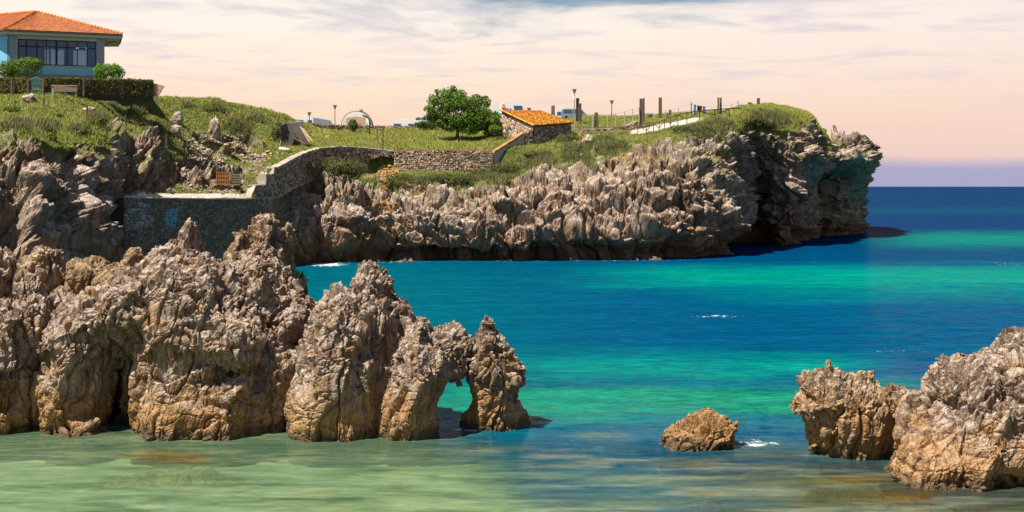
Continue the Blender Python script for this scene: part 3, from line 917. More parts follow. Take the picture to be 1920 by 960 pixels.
M_ROCK = rock_mat('shore_limestone', (0.45, 0.36, 0.285), (0.225, 0.150, 0.095), (0.080, 0.050, 0.030), (0.47, 0.25, 0.08), s=0.55, ochre_top=2.2, ochre_amt=0.85)
M_ROCKO = rock_mat('ochre_limestone', (0.43, 0.33, 0.235), (0.245, 0.155, 0.085), (0.095, 0.058, 0.032), (0.44, 0.235, 0.07), s=0.5, ochre_top=2.6, ochre_amt=0.8)
M_SLAB = rock_mat('ochre_slab', (0.36, 0.255, 0.14), (0.29, 0.19, 0.095), (0.16, 0.10, 0.05), (0.36, 0.20, 0.075), s=0.5, ochre_top=3.0, ochre_amt=0.3)
VX = 0.055
make_rock('sea_rock', [([(-90,600),(-40,590),(0,588),(20,575),(45,565),(70,570),(84,590),(80,640),(86,700),(80,760),(88,800),(85,870),(-90,870)], 50.2, 2.2, 1.3),
    ([(-90,870),(-90,640),(60,620),(130,640),(130,870)], 51.6, 2.0, 0.9)],
          VX, M_ROCK, 'ridged grey rock cut by the picture edge, beside the cave rock', seed=3, flute=0.34, fs=(0.5, 0.5, 3.5), lean=0.14)
make_rock('sea_rock', [
    ([(82,870),(85,790),(80,740),(88,680),(85,630),(100,590),(130,570),(170,550),(215,560),(235,610),(236,655),(208,690),(204,760),(192,870)], 50.3, 2.3, 1.2),
    ([(243,870),(246,800),(244,700),(248,660),(215,640),(195,590),(180,555),(225,520),(275,500),(300,475),(345,470),(395,490),(440,520),(470,560),(485,600),(488,660),(470,700),(490,740),(495,790),(490,870)], 50.4, 2.7, 1.6),
    ([(360,690),(370,520),(420,500),(445,495),(460,470),(480,462),(510,470),(530,495),(550,520),(580,560),(603,580),(600,620),(572,680),(556,740),(550,870),(470,870),(465,720)], 52.6, 2.6, 1.4),
    ([(255,680),(260,600),(330,560),(420,580),(475,600),(488,640),(470,690),(400,690),(330,680)], 48.8, 1.5, 0.9),
    ([(255,870),(262,740),(330,700),(400,715),(470,700),(492,760),(486,870)], 48.9, 1.6, 0.9),
    ([(95,870),(95,800),(140,780),(180,790),(190,870)], 48.8, 1.2, 0.6),
    ([(60,870),(70,620),(130,580),(200,560),(225,640),(206,700),(203,870)], 51.6, 2.2, 0.9),
    ([(238,870),(240,640),(330,520),(480,560),(570,620),(580,870)], 52.0, 2.6, 1.2),
    ([(60,660),(90,600),(150,555),(230,520),(300,490),(330,560),(300,640),(250,650),(190,650),(120,680)], 50.0, 2.2, 1.0),
    ([(470,870),(475,700),(520,640),(570,660),(565,740),(560,870)], 50.6, 1.7, 0.8),
    ([(60,870),(70,620),(200,590),(300,590),(330,870)], 55.4, 1.6, 0.9)],
          VX, M_ROCK, 'broad grey limestone mass with a dark upright cave slit at the water', seed=11, lean=0.16,
          cuts=[([(200,880),(206,700),(222,664),(240,668),(246,740),(238,880)], 44.0, 53.6, 48.6)])
make_rock('sea_rock', [
    ([(548,880),(540,800),(541,740),(556,700),(560,650),(572,615),(600,575),(628,547),(640,541),(658,548),(690,585),(705,620),(715,680),(720,740),(725,800),(720,880)], 49.2, 2.2, 1.2),
    ([(535,880),(560,660),(610,600),(700,600),(780,660),(800,720),(790,880)], 50.6, 1.8, 0.9),
    ([(630,640),(660,550),(670,506),(686,500),(712,508),(730,530),(750,548),(757,568),(776,600),(775,700),(740,880),(630,880)], 50.8, 1.7, 1.0),
    ([(700,880),(712,760),(742,700),(736,662),(760,630),(780,600),(791,584),(803,602),(806,622),(830,650),(850,690),(856,705),(838,730),(826,765),(836,790),(828,815),(830,880)], 48.9, 1.9, 1.0),
    ([(780,660),(806,622),(830,618),(850,617),(862,625),(895,650),(892,676),(878,700),(862,722),(842,726),(815,712)], 50.0, 1.0, 0.6)],
          VX, M_ROCK, 'jagged multi peaked brown rock whose shoulder forms a small arch', seed=23, flute=0.30, fs=(0.5, 0.5, 3.2), lean=0.10)
make_rock('sea_stack', [
    ([(852,880),(858,800),(866,770),(882,748),(880,728),(868,708),(866,690),(885,660),(897,630),(905,608),(915,586),(929,610),(943,636),(955,662),(970,680),(986,703),(991,715),(982,732),(984,760),(995,790),(1003,805),(1008,880)], 50.3, 1.4, 0.9)],
          0.05, M_ROCK, 'slender pointed rock needle standing at the end of the row', cat='sea stack', seed=31, slab=0.1, low=0.12, flute=0.26, fs=(0.4, 0.4, 2.6))
make_rock('boulder', [
    ([(1226,850),(1229,830),(1236,812),(1250,800),(1260,799),(1290,793),(1312,789),(1335,787),(1350,783),(1362,779),(1366,792),(1379,790),(1381,808),(1379,840),(1372,880),(1240,885)], 46.4, 1.25, 0.6)],
          0.045, M_ROCKO, 'lone low tan boulder surrounded by shallow water', cat='boulder', seed=41, slab=0.10, grow=0.0, low=0.16, flute=0.16, crag=0.14, fs=(0.35, 0.35, 1.0))
make_rock('sea_rock', [
    ([(1535,920),(1525,860),(1503,825),(1490,785),(1474,766),(1485,745),(1495,715),(1510,697),(1530,690),(1555,688),(1570,694),(1585,690),(1610,695),(1630,702),(1648,718),(1662,745),(1672,800),(1680,920)], 45.4, 1.8, 1.0),
    ([(1600,920),(1625,765),(1648,722),(1675,715),(1705,718),(1727,732),(1742,780),(1740,920)], 46.2, 1.4, 0.8),
    ([(1480,770),(1500,730),(1540,705),(1580,700),(1610,720),(1600,770),(1550,790),(1500,790)], 44.6, 1.3, 0.8)],
          0.052, M_ROCKO, 'top heavy tan rock with spiky crown undercut at the water', seed=53, slab=0.16, grow=0.0, low=0.2, flute=0.26, crag=0.14, fs=(0.35, 0.35, 1.4))
make_rock('sea_rock', [
    ([(1640,980),(1652,885),(1668,842),(1680,790),(1690,760),(1715,737),(1728,702),(1745,682),(1770,666),(1800,655),(1835,652),(1860,650),(1885,642),(1905,634),(1918,624),(1960,612),(2030,612),(2095,700),(2130,1000)], 42.6, 2.9, 1.8),
    ([(1735,990),(1762,905),(1800,862),(1830,822),(1850,800),(1872,850),(1850,900),(1810,990)], 40.2, 1.1, 0.6),
    ([(1660,960),(1664,880),(1690,830),(1740,800),(1800,800),(1850,830),(1840,900),(1780,960)], 41.0, 1.4, 1.0)],
          0.058, M_ROCK, 'large rounded furrowed rock cut by the picture edge, nearest the viewer', seed=61, slab=0.10, grow=-0.05, flute=0.24, crag=0.1, fs=(0.6, 0.6, 1.6), lean=0.18)
# rocks rising behind the cave rock
make_rock('rock_shelf', [
    ([(-110,640),(-60,560),(0,556),(60,560),(130,535),(200,540),(270,520),(330,540),(420,545),(520,545),(575,560),(590,640),(590,1000),(-110,1000)], 56.6, 3.2, 1.6)],
          0.11, M_ROCK, 'brown rock shelf joining the shore rocks', seed=71, kind='structure', flute=0.3)
make_rock('rock_pinnacle', [
    ([(414,600),(424,500),(438,462),(452,427),(466,430),(474,455),(470,600)], 58.2, 1.3, 0.7),
    ([(455,600),(466,440),(478,410),(490,412),(500,402),(515,402),(525,412),(532,440),(545,480),(552,510),(570,540),(578,620)], 58.8, 1.6, 0.8),
    ([(520,620),(528,440),(540,420),(550,436),(552,480),(556,508),(575,518),(578,532),(572,620)], 59.8, 1.3, 0.6)],
          0.07, M_ROCKO, 'tall triple pinnacle of brown rock before the dark sea wall', seed=83, low=0.16, flute=0.32, fs=(0.45, 0.45, 3.0), cat='pinnacle')
make_rock('rock_pinnacle', [
    ([(262,600),(276,482),(300,464),(322,462),(338,470),(345,442),(352,425),(365,422),(373,440),(376,470),(388,492),(405,520),(405,600)], 57.2, 1.4, 0.7)],
          0.07, M_ROCK, 'narrow ridge of rock tapering to a thumb below the sea wall', seed=91, low=0.15, flute=0.3, fs=(0.4, 0.4, 2.4), cat='pinnacle')
make_rock('rock_slab', [
    ([(178,560),(186,521),(210,505),(240,486),(258,468),(266,474),(266,500),(262,525),(262,570)], 55.2, 0.9, 0.35)],
          0.06, M_SLAB, 'tilted flat ochre slab rising to a point', seed=101, low=0.08, flute=0.06, crag=0.06, block=0.06, slab=0.05, crack=.05, ragged=.4, cat='slab')
make_rock('boulder', [
    ([(124,560),(130,502),(145,492),(175,487),(200,497),(210,507),(205,560)], 56.6, 1.0, 0.4)],
          0.06, M_SLAB, 'smooth ochre boulder wedged behind the tilted slab', seed=111, low=0.08, flute=0.05, crag=0.06, block=0.08, slab=0.05, crack=.05, ragged=.5, cat='boulder')
make_rock('boulder', [
    ([(26,590),(30,502),(42,486),(65,478),(85,462),(108,467),(113,490),(126,512),(130,600)], 57.4, 1.3, 0.6)],
          0.07, M_ROCKO, 'craggy brown block with orange flanks left of the ochre boulder', seed=121, low=0.15, flute=0.25, cat='boulder')
make_rock('rock_slab', [
    ([(34,600),(37,524),(48,514),(62,517),(76,535),(84,565),(86,600)], 54.4, 0.7, 0.35)],
          0.06, M_ROCK, 'upright grey slab with a smooth shaded face', seed=131, low=0.06, flute=0.05, crag=0.04, fine=0.03, block=0.05, slab=0.05, crack=.04, ragged=.4, cat='slab')
make_rock('boulder', [
    ([(-90,600),(-80,480),(-30,462),(0,464),(18,478),(34,500),(36,540),(28,600)], 57.0, 1.4, 0.7)],
          0.08, M_ROCK, 'dark weathered block at the picture edge above the ridged rock', seed=141, low=0.16, flute=0.28, cat='boulder')

# ------------------------------------------------------------------ sea
def srgb(r, g, b):
    c = np.array([r, g, b]) / 255.0
    return np.where(c <= 0.04045, c / 12.92, ((c + 0.055) / 1.055) ** 2.4)


rows = np.concatenate([np.linspace(1400, 975, 14)[:-1], np.linspace(975, 420, 420)[:-1], np.linspace(420, 352, 70)[:-1], [351, 350.3, 349.9]])
Yr = CH * F / (rows - HZ)
cols = np.concatenate([[-6000, -2500, -900], np.linspace(-300, 2220, 620), [2900, 4500, 8000]])
SX = (cols[:, None] - 960) * Yr[None, :] / F
SV = np.stack([SX, np.broadcast_to(Yr, SX.shape), np.zeros_like(SX)], -1).reshape(-1, 3)
si = np.arange(len(cols) * len(Yr)).reshape(len(cols), len(Yr))
SQ = np.stack([si[:-1, :-1], si[1:, :-1], si[1:, 1:], si[:-1, 1:]], -1).reshape(-1, 4)
if vnormals(SV, SQ)[:, 2].mean() < 0:
    SQ = SQ[:, ::-1]
wx, wy = 960 + F * SV[:, 0] / SV[:, 1], HZ + F * CH / SV[:, 1]
sc = SV[:, 1:2] / 60.0
# sand bars, weed beds and depth of the bay (colour of the water body over them), laid out along the shore
q = np.stack([SV[:, 0] / 14.0, SV[:, 1] / 7.0, np.zeros(len(SV))], -1)
wb = fbm(q, 4)
wf = fbm(q * np.array([2.2, 3.0, 1]) + 20, 4)
ln = np.log(SV[:, 1])
lw = ln + 0.075 * wb + 0.045 * wf


def bandm(y0, y1, soft=0.05):
    a, b = math.log(y0), math.log(y1)
    return smooth(a - soft, a + soft, lw) * (1 - smooth(b - soft, b + soft, lw))


C_DEEP, C_BLUE, C_TEAL = srgb(2, 78, 136), srgb(0, 110, 156), srgb(0, 132, 146)
C_EM, C_EM2, C_SH = srgb(0, 196, 166), srgb(22, 190, 144), srgb(176, 200, 146)
C_BR, C_SAND = srgb(122, 104, 62), srgb(176, 160, 120)
far = smooth(math.log(90), math.log(320), ln)[:, None]
wc = C_BLUE * (1 - far) + C_DEEP * far
lt = (smooth(1300, 700, wx) * smooth(math.log(260), math.log(120), ln) * 0.85)[:, None]
wc = wc * (1 - lt) + C_TEAL * lt


def over(m, c):
    global wc
    m = np.clip(m, 0, 1)[:, None]
    wc = wc * (1 - m) + c * m


over(bandm(200, 258, 0.12) * smooth(1560, 1760, wx) * 0.75, C_EM * 0.85)
over(bandm(420, 560, 0.08) * 0.25, C_TEAL)
over(bandm(119, 150, 0.075) * smooth(960, 1350, wx + 160 * wb) * (0.80 + 0.5 * wf), C_EM)
over(bandm(104, 119, 0.07) * smooth(1150, 1500, wx) * 0.35, C_EM)
over(bandm(63.5, 71, 0.065) * smooth(820, 1120, wx) * smooth(1720, 1500, wx) * (0.75 + 0.6 * wf), C_EM)
over(bandm(50.5, 60, 0.05) * smooth(700, 860, wx) * (0.85 + 0.4 * wf), C_EM2)
over(bandm(47.5, 52, 0.03) * 0.35, C_TEAL)
near = smooth(48.6, 44.5, SV[:, 1] + 1.6 * wb - 4.0 * smooth(960, 760, wx))
shal = near * smooth(1000, 820, wx + 120 * wb + 60 * wf + (wy - 880) * -1.6)
over(near * 0.55, C_TEAL * 0.9 + C_SH * 0.1)
over(shal * 0.92, C_SH)
over(shal * smooth(0.05, 0.45, wf + 0.5 * wb) * 0.55, srgb(96, 122, 84))
over(near * smooth(-0.10, 0.35, wf) * (1 - shal) * 0.75, srgb(138, 156, 128))
over(near * smooth(0.10, 0.40, wb) * (1 - shal) * 0.5, srgb(120, 140, 120))
br = smooth(1180, 1500, wx) * smooth(46, 41.5, SV[:, 1] + wb)
over(br * 0.75, C_BR)
trans = near * (0.30 + 0.18 * shal)
st1 = fbm(np.stack([SV[:, 0] / 4.5, SV[:, 1] / 1.3, np.zeros(len(SV))], -1), 4)
st2 = fbm(np.stack([SV[:, 0] / 2.0, SV[:, 1] / 0.7, np.zeros(len(SV)) + 7], -1), 3)
over(near * (1 - shal) * smooth(0.02, 0.30, st1 + .3 * st2) * 0.75, srgb(186, 186, 160))
over(near * (1 - shal) * smooth(0.05, 0.35, -st1) * 0.55 * smooth(1560, 1400, wx), srgb(4, 92, 138))
over(near * shal * smooth(0.0, 0.35, st1 + .4 * st2) * 0.6, srgb(206, 218, 172))
over(near * shal * smooth(0.10, 0.40, -st1) * 0.5, srgb(104, 138, 100))
for cxp, cyp, w_, h_, s_, c_ in [(318, 856, 74, 13, .8, srgb(196, 160, 92)), (300, 843, 30, 4, .6, srgb(190, 160, 90)), (1325, 925, 48, 8, .7, srgb(184, 158, 104)), (1585, 899, 80, 6, .85, srgb(190, 146, 70)), (1690, 930, 90, 10, .8, srgb(168, 116, 48)),
                                 (1130, 818, 70, 9, .55, srgb(150, 166, 138)), (1290, 868, 80, 8, .6, srgb(160, 158, 120)), (1420, 876, 60, 6, .5, srgb(170, 158, 118)), (620, 846, 44, 4, .5, srgb(176, 182, 128)), (900, 842, 80, 5, .45, srgb(170, 176, 140))]:
    over(s_ * smooth(1.25, .45, np.sqrt(((wx - cxp) / w_) ** 2 + ((wy - cyp) / h_) ** 2) + .9 * st2), c_)
foam_glint = np.zeros(len(SV))  # white for foam, and for glints painted along the far waterline
fn_ = fbm(np.stack([SV[:, 0] / 0.9, SV[:, 1] / 2.2, np.zeros(len(SV))], -1), 4)
for cxp, cyp, w, h, s in [(1420, 832, 44, 8, 1), (612, 496, 46, 5, 1), (700, 491, 180, 4, .5), (870, 806, 50, 5, .9), (1340, 593, 60, 3.5, .7), (1000, 488, 500, 3, .55), (1690, 656, 100, 7, .45),
                          (1640, 437, 40, 5, .6), (1500, 452, 120, 4, .45), (1270, 852, 60, 4, .35), (1580, 880, 60, 6, .4), (640, 830, 200, 4, .3), (1890, 495, 60, 4, .5)]:
    qd = ((wx - cxp) / w) ** 2 + ((wy - cyp) / h) ** 2
    foam_glint = np.maximum(foam_glint, s * np.exp(-qd) * 1.2)
foam_glint = np.clip(foam_glint, 0, 1)
wme = mesh_np('sea', SV, SQ)
cattr(wme, 'body', wc * 0.46)
fattr(wme, 'clear', trans)
fattr(wme, 'foam_glint', foam_glint)
fattr(wme, 'calm', 0.30 + 0.70 * smooth(math.log(46), math.log(75), ln))
t = NT('sea_water')
p = t.pos()
pr = t.mapping(p, (0.55, 1.0, 1.0), (0, 0, R(8)))
dist = t.math('MULTIPLY', t.sepxyz(p)[1], 1.0)


def slope(sc_, det, amp):
    """surface slope of a wave train straight from vector noise, so it stays the same at any distance"""
    n = t.noise(pr, sc_, det, 0.55, 0.3, out=1)
    v = t.N.new('ShaderNodeVectorMath')
    v.operation = 'SUBTRACT'
    t.L.new(n, v.inputs[0])
    v.inputs[1].default_value = (0.5, 0.5, 0.5)
    m = t.N.new('ShaderNodeVectorMath')
    m.operation = 'MULTIPLY'
    t.L.new(v.outputs[0], m.inputs[0])
    m.inputs[1].default_value = (amp * 0.7, amp, 0)
    return m.outputs[0]


def vadd(a, b_):
    v = t.N.new('ShaderNodeVectorMath')
    v.operation = 'ADD'
    for i_, q_ in enumerate((a, b_)):
        if isinstance(q_, tuple):
            v.inputs[i_].default_value = q_
        else:
            t.L.new(q_, v.inputs[i_])
    return v.outputs[0]


def vscale(a, f):
    v = t.N.new('ShaderNodeVectorMath')
    v.operation = 'SCALE'
    t.L.new(a, v.inputs[0])
    t.L.new(f, v.inputs['Scale'])
    return v.outputs[0]


nv = vadd(vscale(vadd(slope(0.5, 2, 0.45), slope(2.0, 2, 0.70)), t.attr('calm')), vadd(vscale(slope(6.5, 2, 0.6), t.attr('calm')), (0, 0, 1)))
nrm = t.N.new('ShaderNodeVectorMath')
nrm.operation = 'NORMALIZE'
t.L.new(nv, nrm.inputs[0])
nm = nrm.outputs[0]
body = t.attr('body', 'Color')
# light and dark of ripples and chop painted into the water colour
ch = t.noise(t.mapping(p, (0.10, 0.42, 1)), 1.0, 6, 0.68)
ch2 = t.noise(t.mapping(p, (0.7, 2.2, 1), (0, 0, R(5))), 1.0, 6, 0.72)
chm = t.math('ADD', t.math('MULTIPLY', t.math('SUBTRACT', ch, 0.40), 2.6), t.math('MULTIPLY', t.math('SUBTRACT', ch2, 0.5), 5.5), True)
body = t.mix(chm, t.mix(1.0, body, (0.50, 0.66, 0.74), 'MULTIPLY'), t.mix(1.0, body, (1.16, 1.14, 1.08), 'MULTIPLY'))
fo = t.attr('foam_glint')
fnz = t.noise(t.mapping(p, (0.8, 0.5, 1)), 2.6, 6, 0.7)
fm = t.math('MULTIPLY', t.math('SUBTRACT', t.math('ADD', fnz, t.math('MULTIPLY', fo, 0.34)), 0.76), 7.0, True)
fm = t.math('MULTIPLY', fm, t.math('MULTIPLY', fo, 6.0, True))
body = t.mix(fm, body, (0.78, 0.80, 0.80))
t.fin(body, 0.7, 0.0, nm)
fr = t.N.new('ShaderNodeFresnel')
fr.inputs[0].default_value = 1.333
t.L.new(nm, fr.inputs['Normal'])
gl = t.N.new('ShaderNodeBsdfGlossy')
gl.inputs['Roughness'].default_value = 0.12
t.L.new(nm, gl.inputs['Normal'])
wmx = t.N.new('ShaderNodeMixShader')
t.L.new(t.math('MULTIPLY', fr.outputs[0], t.math('SUBTRACT', t.math('SUBTRACT', 0.62, t.math('MULTIPLY', t.attr('calm'), 0.565)), t.math('MULTIPLY', fm, 0.04))), wmx.inputs[0])
t.L.new(t.bsdf.outputs[0], wmx.inputs[1])
t.L.new(gl.outputs[0], wmx.inputs[2])
tr = t.N.new('ShaderNodeBsdfTransparent')
tr.inputs[0].default_value = (0.66, 0.86, 0.70, 1)
mx = t.N.new('ShaderNodeMixShader')
t.L.new(t.attr('clear'), mx.inputs[0])
t.L.new(wmx.outputs[0], mx.inputs[1])
t.L.new(tr.outputs[0], mx.inputs[2])
t.L.new(mx.outputs[0], t.N['Material Output'].inputs[0])
tag(link('sea', wme, t.m), 'turquoise and deep blue sea filling the bay', kind='structure')

# sea bed of the shallows
bx_ = np.linspace(-32, 32, 320)
by_ = np.linspace(14, 58, 240)
BX, BY = np.meshgrid(bx_, by_, indexing='ij')
bp = np.stack([BX, BY, 0 * BX], -1).reshape(-1, 3)
bp[:, 2] = -0.60 + 0.07 * fbm(bp / np.array([5.0, 2.0, 1.0]), 3) + 0.06 * smooth(.60, .95, ridged(bp / np.array([4.5, 2.2, 1.0]) + 4, 2)) - 0.05 * np.clip(bp[:, 1] - 40, 0, 30)
bp[:, 2] = np.minimum(bp[:, 2], -.12)
bi = np.arange(320 * 240).reshape(320, 240)
BQ = np.stack([bi[:-1, :-1], bi[1:, :-1], bi[1:, 1:], bi[:-1, 1:]], -1).reshape(-1, 4)
t = NT('sea_bed_sand')
p = t.pos()
n = t.noise(t.mapping(p, (0.42, 1.0, 1.0)), 0.62, 5, 0.6, 0.8)
t.fin(t.ramp(n, [(0.36, (0.10, 0.11, 0.045)), (0.46, (0.40, 0.36, 0.20)), (0.56, (0.70, 0.64, 0.44)), (0.7, (0.46, 0.33, 0.16))]), 0.9, 0.1, t.bump(n, 0.4, 0.2))
tag(link('sea_bed', mesh_np('sea_bed', bp, BQ), t.m), 'pale sandy sea bed under the shallows', kind='structure')


M_SUB = rock_mat('submerged_rock', (0.66, 0.46, 0.22), (0.56, 0.36, 0.15), (0.34, 0.21, 0.09), (0.62, 0.34, 0.10), s=0.5, ochre_top=2.0, ochre_amt=0.4, wetness=0.0)


def low_rock(px, py, w, d, top, label, seed, mat):
    """flat rock awash: dome mesh with broken outline"""
    Y = CH * F / (py - HZ)
    c = PZ(px, Y, 0)
    nr, na = 26, 72
    rr = np.linspace(0, 1, nr)[:, None]
    aa = np.linspace(0, 2 * np.pi, na, endpoint=False)[None, :]
    wob = 1 + 0.30 * np.sin(2 * aa + seed) + 0.18 * np.sin(5 * aa + 2 * seed)
    x = rr * np.cos(aa) * w * wob
    y = rr * np.sin(aa) * d * wob
    pts = np.stack([x + c[0], y + c[1], 0 * x], -1).reshape(-1, 3)
    nz = fbm(pts / 0.8 + seed, 4)
    prof = (1 - (rr ** 2.0) * np.ones_like(aa)).reshape(-1)
    pts[:, 2] = -0.85 + (0.85 + top) * prof + 0.30 * nz * (0.4 + prof) + 0.08 * (ridged(pts / 0.4 + seed, 2) - .4)
    pts[:, 2] = np.minimum(pts[:, 2], top + 0.02 + 0.03 * nz)
    ii = np.arange(nr * na).reshape(nr, na)
    j = np.roll(ii, -1, 1)
    Q = np.stack([ii[:-1], ii[1:], j[1:], j[:-1]], -1).reshape(-1, 4)
    if vnormals(pts, Q)[:, 2].mean() < 0:
        Q = Q[:, ::-1]
    return tag(link('awash_rock', mesh_np('awash_rock', pts, Q), mat), label, 'rock')


low_rock(325, 858, 1.7, 1.5, -0.44, 'ochre rock showing through shallow green water below the cave', 1, M_SUB)
low_rock(1325, 926, 0.8, 0.7, -0.22, 'small ochre rock under water towards the viewer from the lone boulder', 2, M_SUB)
low_rock(1590, 899, 1.5, 0.6, -0.16, 'flat ochre reef under water at the foot of the top heavy rock', 3, M_SUB)
low_rock(1700, 930, 1.1, 0.5, -0.03, 'flat orange reef awash at the foot of the rounded rock', 4, M_SUB)
low_rock(1130, 820, 1.3, 1.3, -0.30, 'pale submerged rock between needle and lone boulder', 7, M_SUB)

# ------------------------------------------------------------------ small builders
class MB:
    """collects simple solids in world coordinates; build() links them as one mesh object"""

    def __init__(self):
        self.v, self.f, self.c, self.n = [], [], [], 0

    def add(self, v, f, col=None):
        v = np.asarray(v, float)
        self.v.append(v)
        self.f += [tuple(int(i) + self.n for i in q) for q in f]
        self.n += len(v)
        self.c.append(np.tile(np.asarray(col if col is not None else (1, 1, 1), float), (len(v), 1)))
        return self

    def hexa(self, b, t, col=None):
        """four bottom points, four top points (same winding)"""
        return self.add(list(b) + list(t), [(3, 2, 1, 0), (4, 5, 6, 7), (0, 1, 5, 4), (1, 2, 6, 5), (2, 3, 7, 6), (3, 0, 4, 7)], col)

    def box(self, c, s, u=(1, 0, 0), w=(0, 0, 1), col=None):
        u = np.array(u, float); u /= np.linalg.norm(u)
        w = np.array(w, float); w /= np.linalg.norm(w)
        v = np.cross(w, u)
        c = np.array(c, float)
        p = [c + u * a * s[0] / 2 + v * b * s[1] / 2 + w * k * s[2] / 2 for k in (-1, 1) for a, b in ((-1, -1), (1, -1), (1, 1), (-1, 1))]
        return self.hexa(p[:4], p[4:], col)

    def bar(self, a, b, w, h=None, col=None):
        a, b = np.array(a, float), np.array(b, float)
        d = b - a
        L = np.linalg.norm(d)
        up = np.array([0, 0, 1.0]) if abs(d[2]) < 0.95 * L else np.array([1.0, 0, 0])
        ww = np.cross(np.cross(d, up), d)
        return self.box((a + b) / 2, (L, w, h or w), d, ww, col)

    def tube(self, pts, r, n=8, col=None, caps=True):
        pts = [np.array(q, float) for q in pts]
        rs = r if isinstance(r, (list, tuple, np.ndarray)) else [r] * len(pts)
        vs, fs = [], []
        for i, q in enumerate(pts):
            d = pts[min(i + 1, len(pts) - 1)] - pts[max(i - 1, 0)]
            d /= np.linalg.norm(d)
            up = np.array([0, 0, 1.0]) if abs(d[2]) < 0.9 else np.array([1.0, 0, 0])
            s = np.cross(d, up); s /= np.linalg.norm(s)
            t_ = np.cross(s, d)
            for k in range(n):
                a = 2 * math.pi * k / n
                vs.append(q + rs[i] * (math.cos(a) * s + math.sin(a) * t_))
        for i in range(len(pts) - 1):
            for k in range(n):
                k2 = (k + 1) % n
                fs.append((i * n + k, i * n + k2, (i + 1) * n + k2, (i + 1) * n + k))
        if caps:
            fs.append(tuple(range(n))[::-1])
            fs.append(tuple((len(pts) - 1) * n + k for k in range(n)))
        return self.add(vs, fs, col)

    def build(self, name, mat, parent=None, root=None, smoothf=False):
        v = np.concatenate(self.v)
        root = root or parent
        if root is not None:
            v = v - np.array(root.location)
        me = bpy.data.meshes.new(name)
        me.from_pydata(v.tolist(), [], self.f)
        cattr(me, 'tint', np.concatenate(self.c))
        if smoothf:
            me.polygons.foreach_set('use_smooth', np.ones(len(me.polygons), bool))
        me.update()
        return link(name, me, mat, parent)


def tinted(name, c, rough=0.8, spec=0.25, var=0.25, scale=5.0, metal=0.0, bump=0.3, bd=0.03):
    """procedural material multiplied by a per piece tint"""
    t = NT(name)
    o = t.pos()
    n = t.noise(o, scale, 5, 0.6)
    n2 = t.noise(o, scale * 4.5, 3, 0.6)
    f = t.math('ADD', t.math('MULTIPLY', n, 0.6), t.math('MULTIPLY', n2, 0.4))
    col = t.ramp(f, [(0.32, tuple(x * (1 - var) for x in c)), (0.68, tuple(min(1, x * (1 + var)) for x in c))])
    col = t.mix(1.0, col, t.attr('tint', 'Color'), 'MULTIPLY')
    return t.fin(col, rough, spec, t.bump(n2, bump, bd), Metallic=metal)


M_STONE = tinted('wall_stone', (0.30, 0.25, 0.20), scale=3)
M_MORTAR = tinted('wall_core', (0.115, 0.095, 0.078), scale=2)
M_CONC = tinted('concrete', (0.36, 0.345, 0.32), scale=1.2, var=0.2)
M_GREYD = tinted('stained_concrete', (0.15, 0.14, 0.115), scale=1.5, var=0.4)
M_CONCP = tinted('pale_concrete', (0.46, 0.39, 0.31), scale=1.2, var=0.15)
M_BRICK = tinted('brick', (0.40, 0.17, 0.08), scale=3)
M_WOOD = tinted('weathered_timber', (0.145, 0.105, 0.075), scale=4)
M_WOODL = tinted('pale_timber', (0.52, 0.38, 0.22), scale=4)
M_RAIL = tinted('rail_timber', (0.22, 0.155, 0.10), scale=4)
M_DARK = tinted('dark_metal', (0.045, 0.042, 0.04), rough=0.5, scale=4)
M_RUST = tinted('rusty_metal', (0.34, 0.15, 0.05), scale=4)
M_LAMPM = tinted('lamp_metal', (0.16, 0.115, 0.085), rough=0.5)
M_WHITE = tinted('white_paint', (0.84, 0.83, 0.81), rough=0.45, var=0.06)
M_CREAM = tinted('cream_render', (0.66, 0.58, 0.46), rough=0.8, var=0.1)
M_SHADEBLUE = tinted('shade_blue_render', (0.26, 0.60, 0.80), rough=0.8, var=0.12)  # white wall render with its blue shade put into the colour
M_GREYR = tinted('grey_render', (0.36, 0.38, 0.40), rough=0.85, var=0.2, scale=2)
M_TILE = tinted('clay_tile', (0.50, 0.185, 0.075), scale=2, var=0.25)
M_TILEL = tinted('lichen_tile', (0.58, 0.27, 0.045), scale=5, var=0.5)
M_FRAME = tinted('brown_frame', (0.055, 0.022, 0.018), rough=0.5)
M_GREY = tinted('grey_paint', (0.24, 0.27, 0.31), rough=0.4, var=0.1)
M_BLUEC = tinted('blue_cloth', (0.03, 0.19, 0.42), rough=0.9)
M_CLOTHD = tinted('dark_cloth', (0.045, 0.025, 0.025), rough=0.95)
M_PINK = tinted('pink_board', (0.55, 0.30, 0.21), rough=0.8, var=0.15, scale=1.5)
M_GREENM = tinted('green_iron', (0.10, 0.26, 0.22), rough=0.5)
M_BEIGEC = tinted('beige_canvas', (0.62, 0.42, 0.26), rough=0.9)
t = NT('window_glass')
t.fin((0.05, 0.19, 0.36), 0.06, 0.5)
tr = t.N.new('ShaderNodeBsdfTransparent')
tr.inputs[0].default_value = (0.55, 0.70, 0.86, 1)
mx = t.N.new('ShaderNodeMixShader')
mx.inputs[0].default_value = 0.5
t.L.new(t.bsdf.outputs[0], mx.inputs[1])
t.L.new(tr.outputs[0], mx.inputs[2])
t.L.new(mx.outputs[0], t.N['Material Output'].inputs[0])
M_GLASS = t.m
t = NT('vehicle_glass')
M_VGLASS = t.fin((0.03, 0.09, 0.17), 0.08, 0.5)


